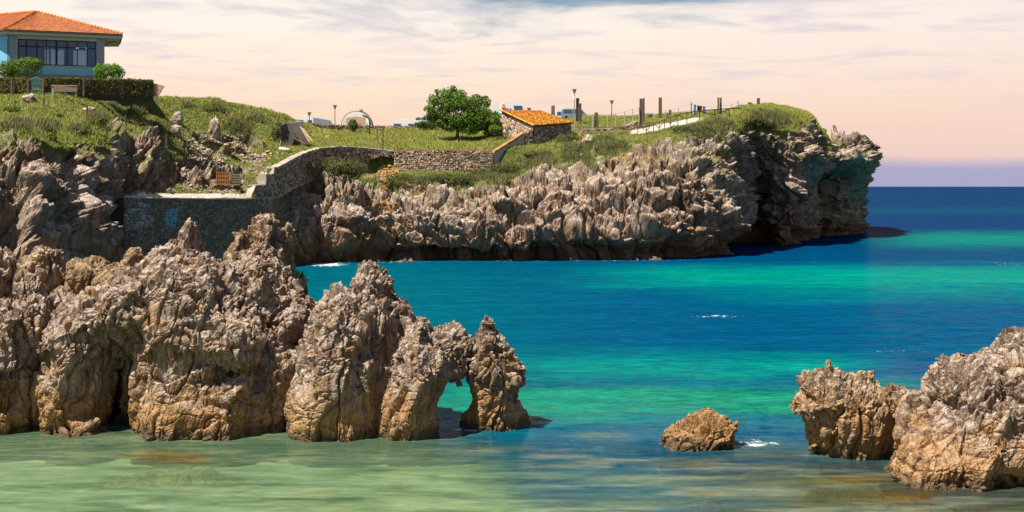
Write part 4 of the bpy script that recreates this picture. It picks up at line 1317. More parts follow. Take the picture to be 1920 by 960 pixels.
def tile_patch(mb, a, b, c, d_, du, dv, r, cols, jit=0.0, keep=None):
    """rows of half round tiles over the bilinear patch a-b (eave) to d-c (top)"""
    a, b, c, d_ = [np.array(q, float) for q in (a, b, c, d_)]
    nu = max(2, int(np.linalg.norm(b - a) / du))
    nv = max(2, int(np.linalg.norm(d_ - a) / dv))
    nrm = np.cross(b - a, d_ - a)
    nrm /= np.linalg.norm(nrm)
    if nrm[2] < 0:
        nrm = -nrm
    rg = random.Random(5)

    def S(u, v):
        return (a * (1 - u) + b * u) * (1 - v) + (d_ * (1 - u) + c * u) * v
    for j in range(nv):
        for i in range(nu):
            u0, u1 = i / nu, (i + 1) / nu
            v0, v1 = j / nv, min(1.0, (j + 1.12) / nv)
            m = (i + 0.5) / nu, (j + 0.5) / nv
            if keep is not None and not keep(*m):
                continue
            vs = []
            lift = rg.uniform(-1, 1) * jit
            for v, hh in ((v0, 1.0), (v1, 0.45)):
                for k in range(5):
                    ang = math.pi * k / 4
                    u = u0 + (u1 - u0) * (0.5 - 0.5 * math.cos(ang))
                    vs.append(S(u + lift * 0.15 / nu, v) + nrm * (r * math.sin(ang) * hh + (0.5 * r if hh == 1.0 else 0.1 * r) + lift * 0.4 * r))
            col = cols(rg)
            mb.add(vs, [(k, k + 1, k + 6, k + 5) for k in range(4)] + [(4, 3, 2, 1, 0)], col)


def stone_face(mb, P00, P10, P11, P01, size, nrm, depth, rg, tint, keep=None):
    """rough stones proud of a wall face (bilinear patch bottom-left, bottom-right, top-right, top-left)"""
    P00, P10, P11, P01 = [np.array(q, float) for q in (P00, P10, P11, P01)]
    L = np.linalg.norm(P10 - P00)
    H = (np.linalg.norm(P01 - P00) + np.linalg.norm(P11 - P10)) / 2
    nrow = max(1, int(H / (size * 0.72)))
    nrm = np.array(nrm, float)
    for j in range(nrow):
        x = -rg.random() * size * 0.6
        while x < L:
            w = size * rg.uniform(0.6, 1.5)
            u0, u1 = max(0, x / L), min(1, (x + w * 0.92) / L)
            x += w
            if u1 - u0 < 0.15 * size / L:
                continue
            v0, v1 = j / nrow, (j + 0.90) / nrow
            if rg.random() < .05:
                continue
            jv = rg.uniform(-.22, .22) / nrow
            v0, v1 = max(0, v0 + jv), min(1, v1 + jv * rg.uniform(.2, 1.6))
            g = [rg.uniform(-0.2, 0.2) for _ in range(8)]
            du, dvv = u1 - u0, v1 - v0
            q = [(u0 + g[0] * du, v0 + g[1] * dvv), (u1 + g[2] * du, v0 + g[3] * dvv), (u1 + g[4] * du, v1 + g[5] * dvv), (u0 + g[6] * du, v1 + g[7] * dvv)]
            if keep is not None and not keep((u0 + u1) / 2, (v0 + v1) / 2):
                continue
            dp = depth * rg.uniform(0.5, 1.3)

            def S(u, v):
                return (P00 * (1 - u) + P10 * u) * (1 - v) + (P01 * (1 - u) + P11 * u) * v
            base = [S(*k) for k in q]
            ce = sum(base) / 4
            top = [k + (ce - k) * 0.22 + nrm * dp * rg.uniform(0.8, 1.15) for k in base]
            mb.add(base + top, [(4, 5, 6, 7), (0, 1, 5, 4), (1, 2, 6, 5), (2, 3, 7, 6), (3, 0, 4, 7)], tint(rg, (u0 + u1) / 2, (v0 + v1) / 2))


def stone_tint(rg, u=0, v=0):
    k = rg.uniform(0.4, 1.7)
    w = rg.random()
    return (k * (1.05 + 0.25 * w), k, k * (0.98 - 0.25 * w))


def stone_wall(name, label, pts, thick, size, rg_seed, core=M_MORTAR, coping=True, tint=stone_tint, cope_mat=M_CONCP, cope_w=0.55, cope_h=0.10, depth=0.10, cat='wall'):
    """pts: (px, distance, z bottom, z top) along the face towards the viewer"""
    rg = random.Random(rg_seed)
    W3 = [(PZ(px, Y, zb), PZ(px, Y, zt)) for px, Y, zb, zt in pts]
    root = thing(name, label, cat, (W3[0][0] + W3[-1][0]) / 2)
    mc, ms = MB(), MB()
    cop = []
    for (b0, t0), (b1, t1) in zip(W3[:-1], W3[1:]):
        d = b1 - b0
        d[2] = 0
        if np.linalg.norm(d) < 0.02:
            continue
        dn = d / np.linalg.norm(d)
        nrm = np.array([dn[1], -dn[0], 0])          # towards the viewer
        bk = -nrm * thick
        mc.hexa([b0, b1, b1 + bk, b0 + bk], [t0, t1, t1 + bk, t0 + bk])
        stone_face(ms, b0, b1, t1, t0, size, nrm, depth, rg, tint)
        L = np.linalg.norm(t1 - t0)
        n = max(1, int(L / cope_w))
        for i in range(n):
            cop.append((t0 + (t1 - t0) * (i + 0.04) / n, t0 + (t1 - t0) * (i + 0.96) / n, nrm))
    mc.build('core', core, root)
    tag(ms.build('stones', M_STONE, root), kind='stuff')
    if coping:
        for a, b, nrm in cop[:300]:
            m = MB()
            hgt = cope_h * rg.uniform(0.7, 1.5)
            e = nrm * 0.08 * rg.uniform(0.6, 1.4)
            bk = -nrm * (thick + 0.05)
            z = np.array([0, 0, 0.004])
            k = rg.uniform(0.75, 1.2)
            m.hexa([a + e + z, b + e + z, b + bk + z, a + bk + z], [a + e * 0.7 + [0, 0, hgt], b + e * 0.7 + [0, 0, hgt * rg.uniform(.85, 1.1)], b + bk + [0, 0, hgt], a + bk + [0, 0, hgt]], (k, k, k * 0.97))
            m.build('coping_stone', cope_mat, root)
    return root


def z_at(py, Y):
    return CH + (HZ - py) * Y / F


# ------------------------------------------------------------------ walls
def sea_tint(rg, u, v):
    k = rg.uniform(0.5, 1.15)
    return (k * 0.85, k * 0.86, k * 0.9)


def wp(px, Y, pyb, pyt):
    return (px, Y, z_at(pyb, Y), z_at(pyt, Y))


BLUE_C = P(328, 408, 136.0)
GREY_C = P(263, 408, 132.0)


def seawall():
    pts = [wp(232, 130.2, 520, 371), wp(300, 134.0, 520, 373), wp(318, 134.7, 520, 373), wp(400, 139.0, 520, 374), wp(460, 144.2, 520, 374), wp(484, 146.4, 500, 373)]
    rg = random.Random(4)
    W3 = [(PZ(a, b, c), PZ(a, b, d)) for a, b, c, d in pts]
    root = thing('sea_wall', 'tall dark stone sea wall with pale walkway edge and blue smear', 'wall', W3[0][0])
    mc, ms = MB(), MB()
    for (b0, t0), (b1, t1) in zip(W3[:-1], W3[1:]):
        d = (b1 - b0) * [1, 1, 0]
        dn = d / np.linalg.norm(d)
        nrm = np.array([dn[1], -dn[0], 0])
        bk = -nrm * 2.6
        mc.hexa([b0, b1, b1 + bk, b0 + bk], [t0, t1, t1 + bk, t0 + bk])

        def tint(rg_, u, v):
            p_ = (b0 * (1 - u) + b1 * u) * (1 - v) + (t0 * (1 - u) + t1 * u) * v
            k = rg_.uniform(0.45, 1.1)
            qb = ((p_[0] - BLUE_C[0]) / 0.55) ** 2 + ((p_[2] - BLUE_C[2]) / 0.95) ** 2
            qg = ((p_[0] - GREY_C[0]) / 0.9) ** 2 + ((p_[2] - GREY_C[2]) / 1.4) ** 2
            if qb + rg_.uniform(-.3, .3) < 1:
                return (0.55, 1.3, 1.75)
            if qg + rg_.uniform(-.4, .4) < 1:
                return (1.1 * k, 1.25 * k, 1.3 * k)
            return (k * 0.80, k * 0.70, k * 0.60)
        stone_face(ms, b0, b1, t1, t0, 0.42, nrm, 0.07, rg, tint)
        n = max(1, int(np.linalg.norm(t1 - t0) / 1.1))
        for i in range(n):
            m = MB()
            a, b = t0 + (t1 - t0) * (i + .01) / n, t0 + (t1 - t0) * (i + .99) / n
            e = nrm * 0.12
            hgt = 0.13 * rg.uniform(.8, 1.2)
            k = rg.uniform(.8, 1.1)
            m.hexa([a + e + [0, 0, .004], b + e + [0, 0, .004], b + bk + [0, 0, .004], a + bk + [0, 0, .004]], [a + e + [0, 0, hgt], b + e + [0, 0, hgt], b + bk + [0, 0, hgt], a + bk + [0, 0, hgt]], (k, k, k))
            m.build('walkway_slab', M_CONCP, root)
    mc.build('core', M_MORTAR, root)
    tag(ms.build('stones', M_STONE, root), kind='stuff')


seawall()
stone_wall('stepped_wall', 'stepped dark stone wall curving up beside the pale path',
           [wp(470, 145.4, 392, 371), wp(478, 146.0, 392, 349), wp(497, 148.4, 384, 348), wp(498, 148.6, 384, 328), wp(512, 150.0, 380, 327), wp(513, 150.1, 380, 316), wp(522, 151.6, 372, 314), wp(545, 155.5, 358, 302),
            wp(560, 158.8, 350, 293), wp(577, 162.0, 343, 286), wp(600, 165.2, 330, 279), wp(640, 167.8, 318, 275), wp(688, 170.0, 316, 278), wp(694, 170.2, 300, 279), wp(716, 170.7, 293, 281), wp(739, 171.0, 296, 284)], 0.8, 0.36, 8,
           tint=lambda rg, u, v: tuple(np.array(stone_tint(rg)) * 0.85))
stone_wall('retaining_wall', 'long pale rubble retaining wall below the tall grass field',
           [wp(739, 171.0, 326, 285), wp(760, 170.9, 326, 283), wp(800, 170.9, 328, 282), wp(850, 171.2, 328, 282), wp(900, 171.6, 328, 283), wp(924, 171.9, 326, 284)], 0.7, 0.33, 9,
           tint=lambda rg, u, v: tuple(np.array(stone_tint(rg)) * 1.25), cope_mat=M_BRICK, cope_h=0.06)
stone_wall('boundary_wall', 'low dry stone wall along the back of the field before the camp',
           [(566, 199, 16.6, 18.6), (600, 203, 16.6, 18.45), (650, 205, 16.6, 18.4), (700, 206, 16.6, 18.35), (760, 206, 16.7, 18.35), (830, 206, 16.7, 18.4), (900, 205, 16.7, 18.5), (950, 203, 16.9, 18.7)], 0.6, 0.36, 10, coping=False,
           tint=lambda rg, u, v: tuple(np.array(stone_tint(rg)) * 1.1), depth=0.14)
stone_wall('path_wall', 'low stone wall under the wire fence beside the path',
           [wp(1072, 184.5, 256, 243), wp(1110, 184.8, 256, 243), wp(1150, 185.0, 256, 241), wp(1172, 185.4, 254, 237), wp(1196, 186.2, 250, 227)], 0.5, 0.32, 12,
           tint=lambda rg, u, v: tuple(np.array(stone_tint(rg)) * 1.2))


def concrete_wall():
    a, b = (926, 172.1), (982, 176.6)
    root = thing('concrete_wall', 'sloping grey concrete wall with orange brick top next to the hut', 'wall', PZ(955, 174, 13))
    n = 10
    rg = random.Random(2)
    m = MB()
    tops = []
    for i in range(n + 1):
        f = i / n
        px, Y = a[0] + (b[0] - a[0]) * f, a[1] + (b[1] - a[1]) * f
        tops.append((PZ(px, Y, z_at(326 - 22 * f, Y)), PZ(px, Y, z_at(np.interp(f, [0, .35, .7, 1], [284, 272, 260, 248]), Y))))
    d = (tops[-1][0] - tops[0][0]) * [1, 1, 0]
    dn = d / np.linalg.norm(d)
    nrm = np.array([dn[1], -dn[0], 0])
    for (b0, t0), (b1, t1) in zip(tops[:-1], tops[1:]):
        m.hexa([b0, b1, b1 - nrm * .5, b0 - nrm * .5], [t0 - [0, 0, .3], t1 - [0, 0, .3], t1 - nrm * .5 - [0, 0, .3], t0 - nrm * .5 - [0, 0, .3]])
    m.build('concrete_face', M_CONC, root)
    for (b0, t0), (b1, t1) in zip(tops[:-1], tops[1:]):
        for k in range(2):
            p0, p1 = t0 + (t1 - t0) * (k * .5 + .02), t0 + (t1 - t0) * (k * .5 + .48)
            e = nrm * .05
            kk = rg.uniform(.7, 1.4)
            q = MB().hexa([p0 + e - [0, 0, .296], p1 + e - [0, 0, .296], p1 - nrm * .55 - [0, 0, .296], p0 - nrm * .55 - [0, 0, .296]], [p0 + e, p1 + e, p1 - nrm * .55, p0 - nrm * .55], (kk, kk * rg.uniform(.85, 1.3), kk))
            q.build('brick', M_BRICK, root)
    return root


concrete_wall()


# ------------------------------------------------------------------ stone hut
def hut():
    A, B, Cc = PZ(1001, 177.6, 0), PZ(1071, 181.5, 0), PZ(941, 186.5, 0)     # near corner, right corner, back left corner
    D4 = Cc + (B - A)
    root = thing('stone_hut', 'small stone hut with sagging orange lichen covered tile roof', 'hut', PZ(1001, 180, 14.3))
    zb = 13.4
    za, zB, zC = z_at(237, 177.6), z_at(231, 181.5), z_at(209, 186.5)
    zD = zC + 0.15

    def up(p, z):
        return np.array([p[0], p[1], z])
    rg = random.Random(21)
    m = MB()
    m.hexa([up(A, zb), up(B, zb), up(D4, zb), up(Cc, zb)], [up(A, za - .02), up(B, zB - .02), up(D4, zD - .02), up(Cc, zC - .02)])
    m.build('wall_core', M_MORTAR, root)
    fn = np.cross(up(B - A, 0), [0, 0, 1.0]); fn /= np.linalg.norm(fn)
    ln_ = np.cross(up(A - Cc, 0), [0, 0, 1.0]); ln_ /= np.linalg.norm(ln_)
    ms = MB()
    stone_face(ms, up(A, zb), up(B, zb), up(B, zB - .1), up(A, za - .1), 0.34, fn, 0.07, rg, stone_tint)
    dk = lambda u, v: not (0.10 < u < 0.24 and v < 0.66)
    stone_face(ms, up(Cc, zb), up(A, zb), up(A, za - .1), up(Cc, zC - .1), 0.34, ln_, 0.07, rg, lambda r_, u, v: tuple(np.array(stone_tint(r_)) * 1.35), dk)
    tag(ms.build('stones', M_STONE, root), kind='stuff')
    # door in the gable side
    p0, p1 = Cc + (A - Cc) * .115, Cc + (A - Cc) * .225
    MB().hexa([up(p0, zb) + ln_ * .02, up(p1, zb) + ln_ * .02, up(p1, zb) - ln_ * .1, up(p0, zb) - ln_ * .1], [up(p0, zb + 3.3) + ln_ * .02, up(p1, zb + 3.2) + ln_ * .02, up(p1, zb + 3.2) - ln_ * .1, up(p0, zb + 3.3) - ln_ * .1]).build('door', M_WOOD, root)
    e1 = (B - A) / np.linalg.norm(B - A) * .3
    e2 = (Cc - A) / np.linalg.norm(Cc - A) * .35
    a, b, c, d_ = up(A - e1 - e2, za - .02), up(B + e1 - e2, zB - .02), up(D4 + e1, zD + .08), up(Cc - e1, zC + .08)
    mr = MB().hexa([q + [0, 0, .0] for q in (a, b, c, d_)], [q + [0, 0, .09] for q in (a, b, c, d_)])
    ro = mr.build('roof', M_WOOD, root)
    mt = MB()

    def cols(r_):
        k = r_.uniform(.55, 1.35)
        if r_.random() < .22:
            return (k * .75, k * .62, k * 1.2)
        return (k, k * r_.uniform(.8, 1.25), k * r_.uniform(.5, 1.0))
    L = [0, 0, .10]
    tile_patch(mt, a + L, b + L, c + L, d_ + L, 0.25, 0.42, 0.085, cols, jit=0.35)
    tag(mt.build('roof_tiles', M_TILEL, ro, root), kind='stuff')
    # verge tiles down the left edge
    n = 22
    for i in range(n):
        q0, q1 = d_ + (a - d_) * i / n, d_ + (a - d_) * (i + 1.1) / n
        k = rg.uniform(.7, 1.25)
        MB().tube([q0 + [0, 0, .17], q1 + [0, 0, .13]], [0.10, 0.12], 6, (k, k, k)).build('verge_tile', M_TILEL, ro, root)
    # stone buttress left of the front wall
    mb_ = MB()
    q0, q1 = PZ(968, 176.4, 0), PZ(999, 177.2, 0)
    mb_.hexa([up(q0, 13.2), up(q1, 13.2), up(q1, 13.2) + [0, 1, 0], up(q0, 13.2) + [0, 1, 0]], [up(q0, 15.2), up(q1, 16.8), up(q1, 16.8) + [0, 1, 0], up(q0, 15.2) + [0, 1, 0]])
    st = MB()
    stone_face(st, up(q0, 13.2), up(q1, 13.2), up(q1, 16.8), up(q0, 15.2), .36, np.array([0, -1, 0]), .1, rg, lambda r_, u, v: tuple(np.array(stone_tint(r_)) * 1.2))
    bt = mb_.build('buttress', M_MORTAR, root)
    tag(st.build('buttress_stones', M_STONE, bt, root), kind='stuff')


hut()


# ------------------------------------------------------------------ villa on the hill
def villa():
    A, B = PZ(17, 146.0, 0), PZ(196, 149.6, 0)
    u = (B - A); LW = np.linalg.norm(u); u /= LW
    v = np.array([-u[1], u[0], 0])
    root = thing('house', 'house with white walls tinted shade blue, glazed front and red tiled hip roof', 'house', (A + B) / 2 + [0, 0, 20.0])
    zf, zs0, zs1, zh, ze = 19.5, 21.35, 22.35, 25.2, 25.75

    def H(a, b, z):
        return A + u * a + v * b + np.array([0, 0, z])

    def blk(m, a0, a1, b0, b1, z0, z1, col=None):
        return m.hexa([H(a0, b0, z0), H(a1, b0, z0), H(a1, b1, z0), H(a0, b1, z0)], [H(a0, b0, z1), H(a1, b0, z1), H(a1, b1, z1), H(a0, b1, z1)], col)
    S = LW / 179.0                  # metres per picture px along the front
    g0, g1 = 16 * S, 163.5 * S
    DP = 7.0
    blk(MB(), 0.1, LW - .1, 0.25, DP - .25, zf, zs1 - .52).build('plinth', M_GREYR, root)
    blk(blk(MB(), 0, g0, 0, .5, zf, ze), 0, 0.3, .5, DP, zf, ze).build('pillar', M_GREYR, root)
    blk(blk(MB(), g1, LW, 0, .5, zf, ze), LW - .4, LW, .5, 1.2, zf, ze).build('pillar', M_GREYR, root)
    blk(MB(), g0, g1, 0.06, .3, zs0, zs1 - .06).build('spandrel', M_SHADEBLUE, root)
    blk(MB(), g0, g1, -0.06, .3, zs1 - .06, zs1).build('window_sill', M_CREAM, root)
    blk(MB(), g0, g1, 0.04, .4, zh, ze).build('lintel', M_CREAM, root)
    blk(MB(), 0.3, LW - .4, .3, DP, zs1 - .5, zs1 - .3).build('inner_floor', M_GREYR, root)
    # far side of the room: wall pieces between window openings
    mw = MB()
    for a0, a1 in ((0.3, 3.9), (4.35, 4.55), (5.05, 5.3), (6.0, 7.05), (8.6, LW - .4)):
        blk(mw, a0, a1, DP - .2, DP, zs1 - .3, ze)
    blk(mw, 0.3, LW - .4, DP - .2, DP - .02, zs1 - .3, zs1 + .25)
    blk(mw, 0.3, LW - .4, DP - .21, DP - .01, zh - .4, zh - .25)
    mw.build('rear_wall', M_GREYR, root)
    # glazing: eight bays, upper and lower panes
    win = blk(blk(MB(), g0, g1, .10, .22, zs1, zs1 + .12), g0, g1, .10, .22, zh - .12, zh).build('window', M_FRAME, root)
    xs = [33, 49, 68, 86, 105, 125, 144, 163, 180]
    xs = [(x - 17) * S for x in xs]
    zt = z_at(88, 147.5)
    m = MB()
    for i, x in enumerate(xs):
        w = .22 if i == 4 else .11
        x = min(max(x, g0 + w / 2), g1 - w / 2)
        MBm = blk(MB(), x - w / 2, x + w / 2, .085, .235, zs1 + .121, zh - .121)
        MBm.build('mullion', M_FRAME, win, root)
    for x0, x1 in zip(xs[:-1], xs[1:]):
        blk(MB(), x0 + .112, x1 - .112, .095, .225, zt - .07, zt + .07).build('transom', M_FRAME, win, root)
        for z0, z1 in ((zs1 + .121, zt - .071), (zt + .071, zh - .121)):
            blk(MB(), x0 + .06, x1 - .06, .15, .17, z0, z1).build('pane', M_GLASS, win, root)
    # left wing wall, its blue shade put into the colour
    wl0, wl1 = H(-0.02, 0.02, 0), H(-5.5, 3.4, 0)
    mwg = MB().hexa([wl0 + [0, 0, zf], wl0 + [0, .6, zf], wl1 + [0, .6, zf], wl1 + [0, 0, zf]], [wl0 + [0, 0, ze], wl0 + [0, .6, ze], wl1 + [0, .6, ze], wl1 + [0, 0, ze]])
    mwg.build('wing_wall', M_SHADEBLUE, root)
    MB().tube([H(-.12, -.12, zf), H(-.12, -.12, ze - .9), H(.0, -.5, ze - .35), H(-.3, -.9, ze - .1)], .05, 6).build('downpipe', M_DARK, root)
    MB().tube([H(LW + .05, .1, ze - .9), H(LW + .7, .1, ze - .55), H(LW + 1.2, .1, ze - .45)], .05, 6).build('downpipe', M_DARK, root)
    # roof
    EL, ER = P(9, 57, 144.6), P(229, 63.5, 149.4)
    zE = (EL[2] + ER[2]) / 2
    EL[2] = ER[2] = zE
    AP = P(67, 23, 151.5)
    RE = P(-90, 36, 158.0)
    RE[2] = AP[2]
    BL = P(-130, 70, 150.0); BL[2] = zE
    BR = ER + v * 9.5 + u * .5
    BB = BL + v * 12
    roof = MB()
    th = np.array([0, 0, .12])
    pts = [EL, ER, BR, BB, BL, AP, RE]
    lo = [q - th for q in pts]
    allp = pts + lo
    fs = [(0, 1, 5), (1, 2, 5), (0, 5, 6, 4), (2, 3, 6, 5), (3, 4, 6)]
    fs += [tuple(i + 7 for i in f)[::-1] for f in fs] + [(0, 7, 8, 1), (1, 8, 9, 2), (2, 9, 10, 3), (3, 10, 11, 4), (4, 11, 7, 0)]
    roof.add(allp, fs, (.8, .8, .8))
    ro = roof.build('roof', M_TILE, root)
    inn = lambda q: q + (np.array([(EL[0] + BR[0]) / 2, (EL[1] + BR[1]) / 2, q[2]]) - q) * .06
    ring = [EL, ER, BR, BB, BL]
    # fascia and soffit
    mf = MB()
    for q0, q1 in zip(ring, ring[1:] + ring[:1]):
        d = (q1 - q0) * [1, 1, 0]
        n_ = np.array([d[1], -d[0], 0]) / np.linalg.norm(d)
        mf.hexa([q0 - n_ * .2 - [0, 0, .42], q1 - n_ * .2 - [0, 0, .42], q1 - n_ * .32 - [0, 0, .42], q0 - n_ * .32 - [0, 0, .42]], [q0 - n_ * .1 - [0, 0, .13], q1 - n_ * .1 - [0, 0, .13], q1 - n_ * .32 - [0, 0, .13], q0 - n_ * .32 - [0, 0, .13]])
    mf.build('fascia', M_CREAM, ro, root)
    mg = MB()
    for q0, q1 in ((BL, EL), (EL, ER), (ER, BR)):
        d = (q1 - q0) * [1, 1, 0]
        n_ = np.array([d[1], -d[0], 0]) / np.linalg.norm(d)
        mg.tube([q0 + n_ * .03 - [0, 0, .1], q1 + n_ * .03 - [0, 0, .1]], .07, 6)
    mg.build('gutter', M_DARK, ro, root)
    cen = sum(ring) / 5
    ms = MB()
    sof = [q + (cen - q) * .02 - [0, 0, .40] for q in ring]
    sof2 = [q + [0, 0, .05] for q in sof]
    ms.add(sof + sof2, [(4, 3, 2, 1, 0), (5, 6, 7, 8, 9)] + [(i, (i + 1) % 5, 5 + (i + 1) % 5, 5 + i) for i in range(5)])
    ms.build('soffit', M_CREAM, ro, root)

    def cols(r_):
        k = r_.uniform(.8, 1.15)
        return (k, k * r_.uniform(.9, 1.1), k)
    mt = MB()
    up = [0, 0, .02]
    tile_patch(mt, EL + up, ER + up, AP + up, AP + up, .30, .34, .06, cols)
    tile_patch(mt, BL + up, EL + up, AP + up, RE + up, .30, .34, .06, cols)
    tag(mt.build('roof_tiles', M_TILE, ro, root), kind='stuff')
    rg = random.Random(3)
    rm = None
    for q0, q1 in ((EL, AP), (ER, AP), (RE, AP)):
        n = int(np.linalg.norm(q1 - q0) / .42)
        for i in range(n):
            a_, b_ = q0 + (q1 - q0) * (i / n), q0 + (q1 - q0) * ((i + 1.12) / n)
            k = rg.uniform(.9, 1.25)
            MB().tube([a_ + [0, 0, .12], b_ + [0, 0, .07]], [.17, .13], 7, (k, k * 1.05, k * .7)).build('ridge_tile', M_TILE, ro, root)
    return root


villa()


# ------------------------------------------------------------------ garden in front of the house
def post(name, label, cat, px, pyb, pyt, Y=None, w=0.13, mat=M_WOOD, group=None, square=True, lean=0.0, sink=0.5):
    if Y is None:
        g = ground_at(px, pyb)
        Y = g[1]
    b = P(px, pyb, Y)
    t_ = P(px, pyt, Y)
    t_[0] += lean
    root = MB()
    k = random.uniform(.8, 1.25)
    if square:
        root.hexa([b + [sx * w / 2, sy * w / 2, -sink] for sx, sy in ((-1, -1), (1, -1), (1, 1), (-1, 1))], [t_ + [sx * w / 2 * .92, sy * w / 2 * .92, 0] for sx, sy in ((-1, -1), (1, -1), (1, 1), (-1, 1))], (k, k, k))
    else:
        root.tube([b - [0, 0, sink], t_], [w / 2, w / 2 * .92], 9, (k, k, k))
    o = root.build(name, mat)
    # origin to the base
    off = Vector([float(x) for x in b])
    o.data.transform(Matrix.Translation(-off))
    o.location = off
    return tag(o, label, cat, group)


hp = [(22, 141.0, 'hedge post nearest the picture edge, in the short hedge'), (53, 140.8, 'post hinging the small green gate on its house side corner'),
      (81, 140.6, 'gate post between green gate and long hedge'), (157, 142.6, 'grey post in the long hedge just past the bench'), (229, 145.0, 'grey post in the long hedge below the round shrub')]
for px, Y, lab in hp:
    post('hedge_post', lab, 'post', px, np.interp(px, [20, 157, 230], [168, 172, 175]), np.interp(px, [20, 157, 230], [147, 147, 152]), Y - .2, .17, M_WOOD, 'posts along the garden hedge')


def gate():
    root = thing('garden_gate', 'small arched green iron gate between the two hedges', 'gate', P(67, 172, 140.7))
    x0, x1 = P(55.5, 170, 140.7), P(79, 170, 140.7)
    z0, z1 = z_at(171, 140.7), z_at(151, 140.7)
    rg = 9
    for i in range(rg):
        f = (i + .5) / rg
        q = x0 + (x1 - x0) * f
        top = z1 + .30 * math.sin(math.pi * f)
        MB().tube([[q[0], q[1], z0 - .3], [q[0], q[1], top]], .026, 6).build('bar', M_GREENM, root)
    for zz in (z0 + .12, z0 + .75):
        MB().bar([x0[0], x0[1] - .03, zz], [x1[0], x1[1] - .03, zz], .05).build('cross_rail', M_GREENM, root)
    MB().tube([[x0[0] + (x1[0] - x0[0]) * k / 10, x0[1], z1 + .30 * math.sin(math.pi * k / 10)] for k in range(11)], .035, 6).build('arch', M_GREENM, root)


gate()


def bench():
    Y = 138.6
    root = thing('bench', 'slatted bench with pale top standing before the hedge', 'bench', P(120, 170, Y))
    a, b = P(95, 160, Y), P(145, 160.5, Y + .4)
    for k in range(2):
        q = np.array([0, .17 * k, 0])
        MB().bar(a + q, b + q, .155, .07).build('seat_board', M_WOODL, root)
    for k in range(4):
        z = -.13 - .15 * k
        MB().bar(a + [.28, -.02, z], b + [-.05, -.02, z], .05, .13, (1.5, 1.5, 1.5)).build('slat', M_RAIL, root)
    for f in (.07, .5, .93):
        q = a + (b - a) * f
        MB().hexa([q + [-.09, .05, -1.1], q + [.09, .05, -1.1], q + [.09, .3, -1.1], q + [-.09, .3, -1.1]], [q + [-.12, .04, -.04], q + [.12, .04, -.04], q + [.12, .3, -.04], q + [-.12, .3, -.04]]).build('leg', M_CONC, root)


bench()
Yp = 146.5
q = [P(284, 181, Yp), P(296, 181, Yp), P(308, 161, Yp), P(287, 156, Yp)]
o = MB().hexa(q, [k + [.05, .08, .02] for k in q]).build('leaning_board', M_PINK)
tag(o, 'pinkish tapered board leaning past the end of the long hedge', 'board')
post('board_post', 'dark stake propping the pinkish tapered board', 'post', 294, 180, 157, 146.2, .14)

# rope fence across the grassy hill
RF = [(82, 199, 183), (163, 218, 197), (235.5, 239, 216), (286, 247, 236), (312, 268, 251), (346, 294, 269), (408, 322, 303)]
g0 = ground_at(163, 218)
root = thing('rope_fence', 'dark timber posts with sagging rope stepping down the grassy hill', 'fence', g0)
tops = []
for px, pb, pt in RF:
    g = ground_at(px, pb)
    b = P(px, pb, g[1] - .3)
    t_ = P(px, pt, g[1] - .3)
    MB().tube([b - [0, 0, .5], t_], [.11, .10], 8).build('post', M_WOOD, root)
    tops.append(t_)
for a, b in zip(tops[1:-1], tops[2:]):
    pts = [a + (b - a) * k / 10 - [0, 0, .25 + .35 * 4 * (k / 10) * (1 - k / 10)] for k in range(11)]
    MB().tube(pts, .035, 5).build('rope', M_WOOD, root)
post('stake', 'thin dark stake in the grass near the picture edge', 'post', 28, 211, 189, None, .07, M_DARK)


# ------------------------------------------------------------------ lamps
def lamp(px, pyb, pyt, Y, label, pole_mat=M_LAMPM, collar=False):
    b, t_ = P(px, pyb, Y), P(px, pyt, Y)
    root = thing('street_lamp', label, 'street lamp', b - [0, 0, .3], group='camp street lamps')
    s = 1.0
    hd = .62
    MB().tube([b - [0, 0, .3], t_ - [0, 0, hd]], [.075, .055], 8).build('pole', pole_mat, root)
    if collar:
        MB().tube([t_ - [0, 0, hd + .9], t_ - [0, 0, hd + .35]], .105, 8, (1, 1, 1)).build('collar', M_WHITE, root)
    MB().tube([t_ - [0, 0, .07], t_], [.36, .30], 12).build('cap', M_LAMPM, root)
    MB().tube([t_ - [0, 0, hd], t_ - [0, 0, .10]], [.09, .25], 10, (1.2, 1.1, 1)).build('lamp_shade', M_BEIGEC, root)
    for k in range(4):
        a = math.pi / 2 * k + .4
        MB().bar(t_ + [.10 * math.cos(a), .10 * math.sin(a), -hd], t_ + [.31 * math.cos(a), .31 * math.sin(a), -.06], .03).build('bracket', M_LAMPM, root)


lamp(628, 240, 197, 210, 'tall brown lamp post standing free behind the low dry stone wall')
lamp(580, 240, 210, 212, 'short looking lamp before the white caravan at the hill edge')
lamp(677, 240, 205, 224, 'lamp head showing above the dome tent')
lamp(1077, 240, 167, 191, 'tallest lamp post with white band beside the thick timber posts', M_GREY, True)
lamp(1147, 225, 188, 206, 'slim lamp post standing alone behind the wire fence', M_DARK)
lamp(992, 240, 202, 205, 'lamp top peeking over the hut roof')

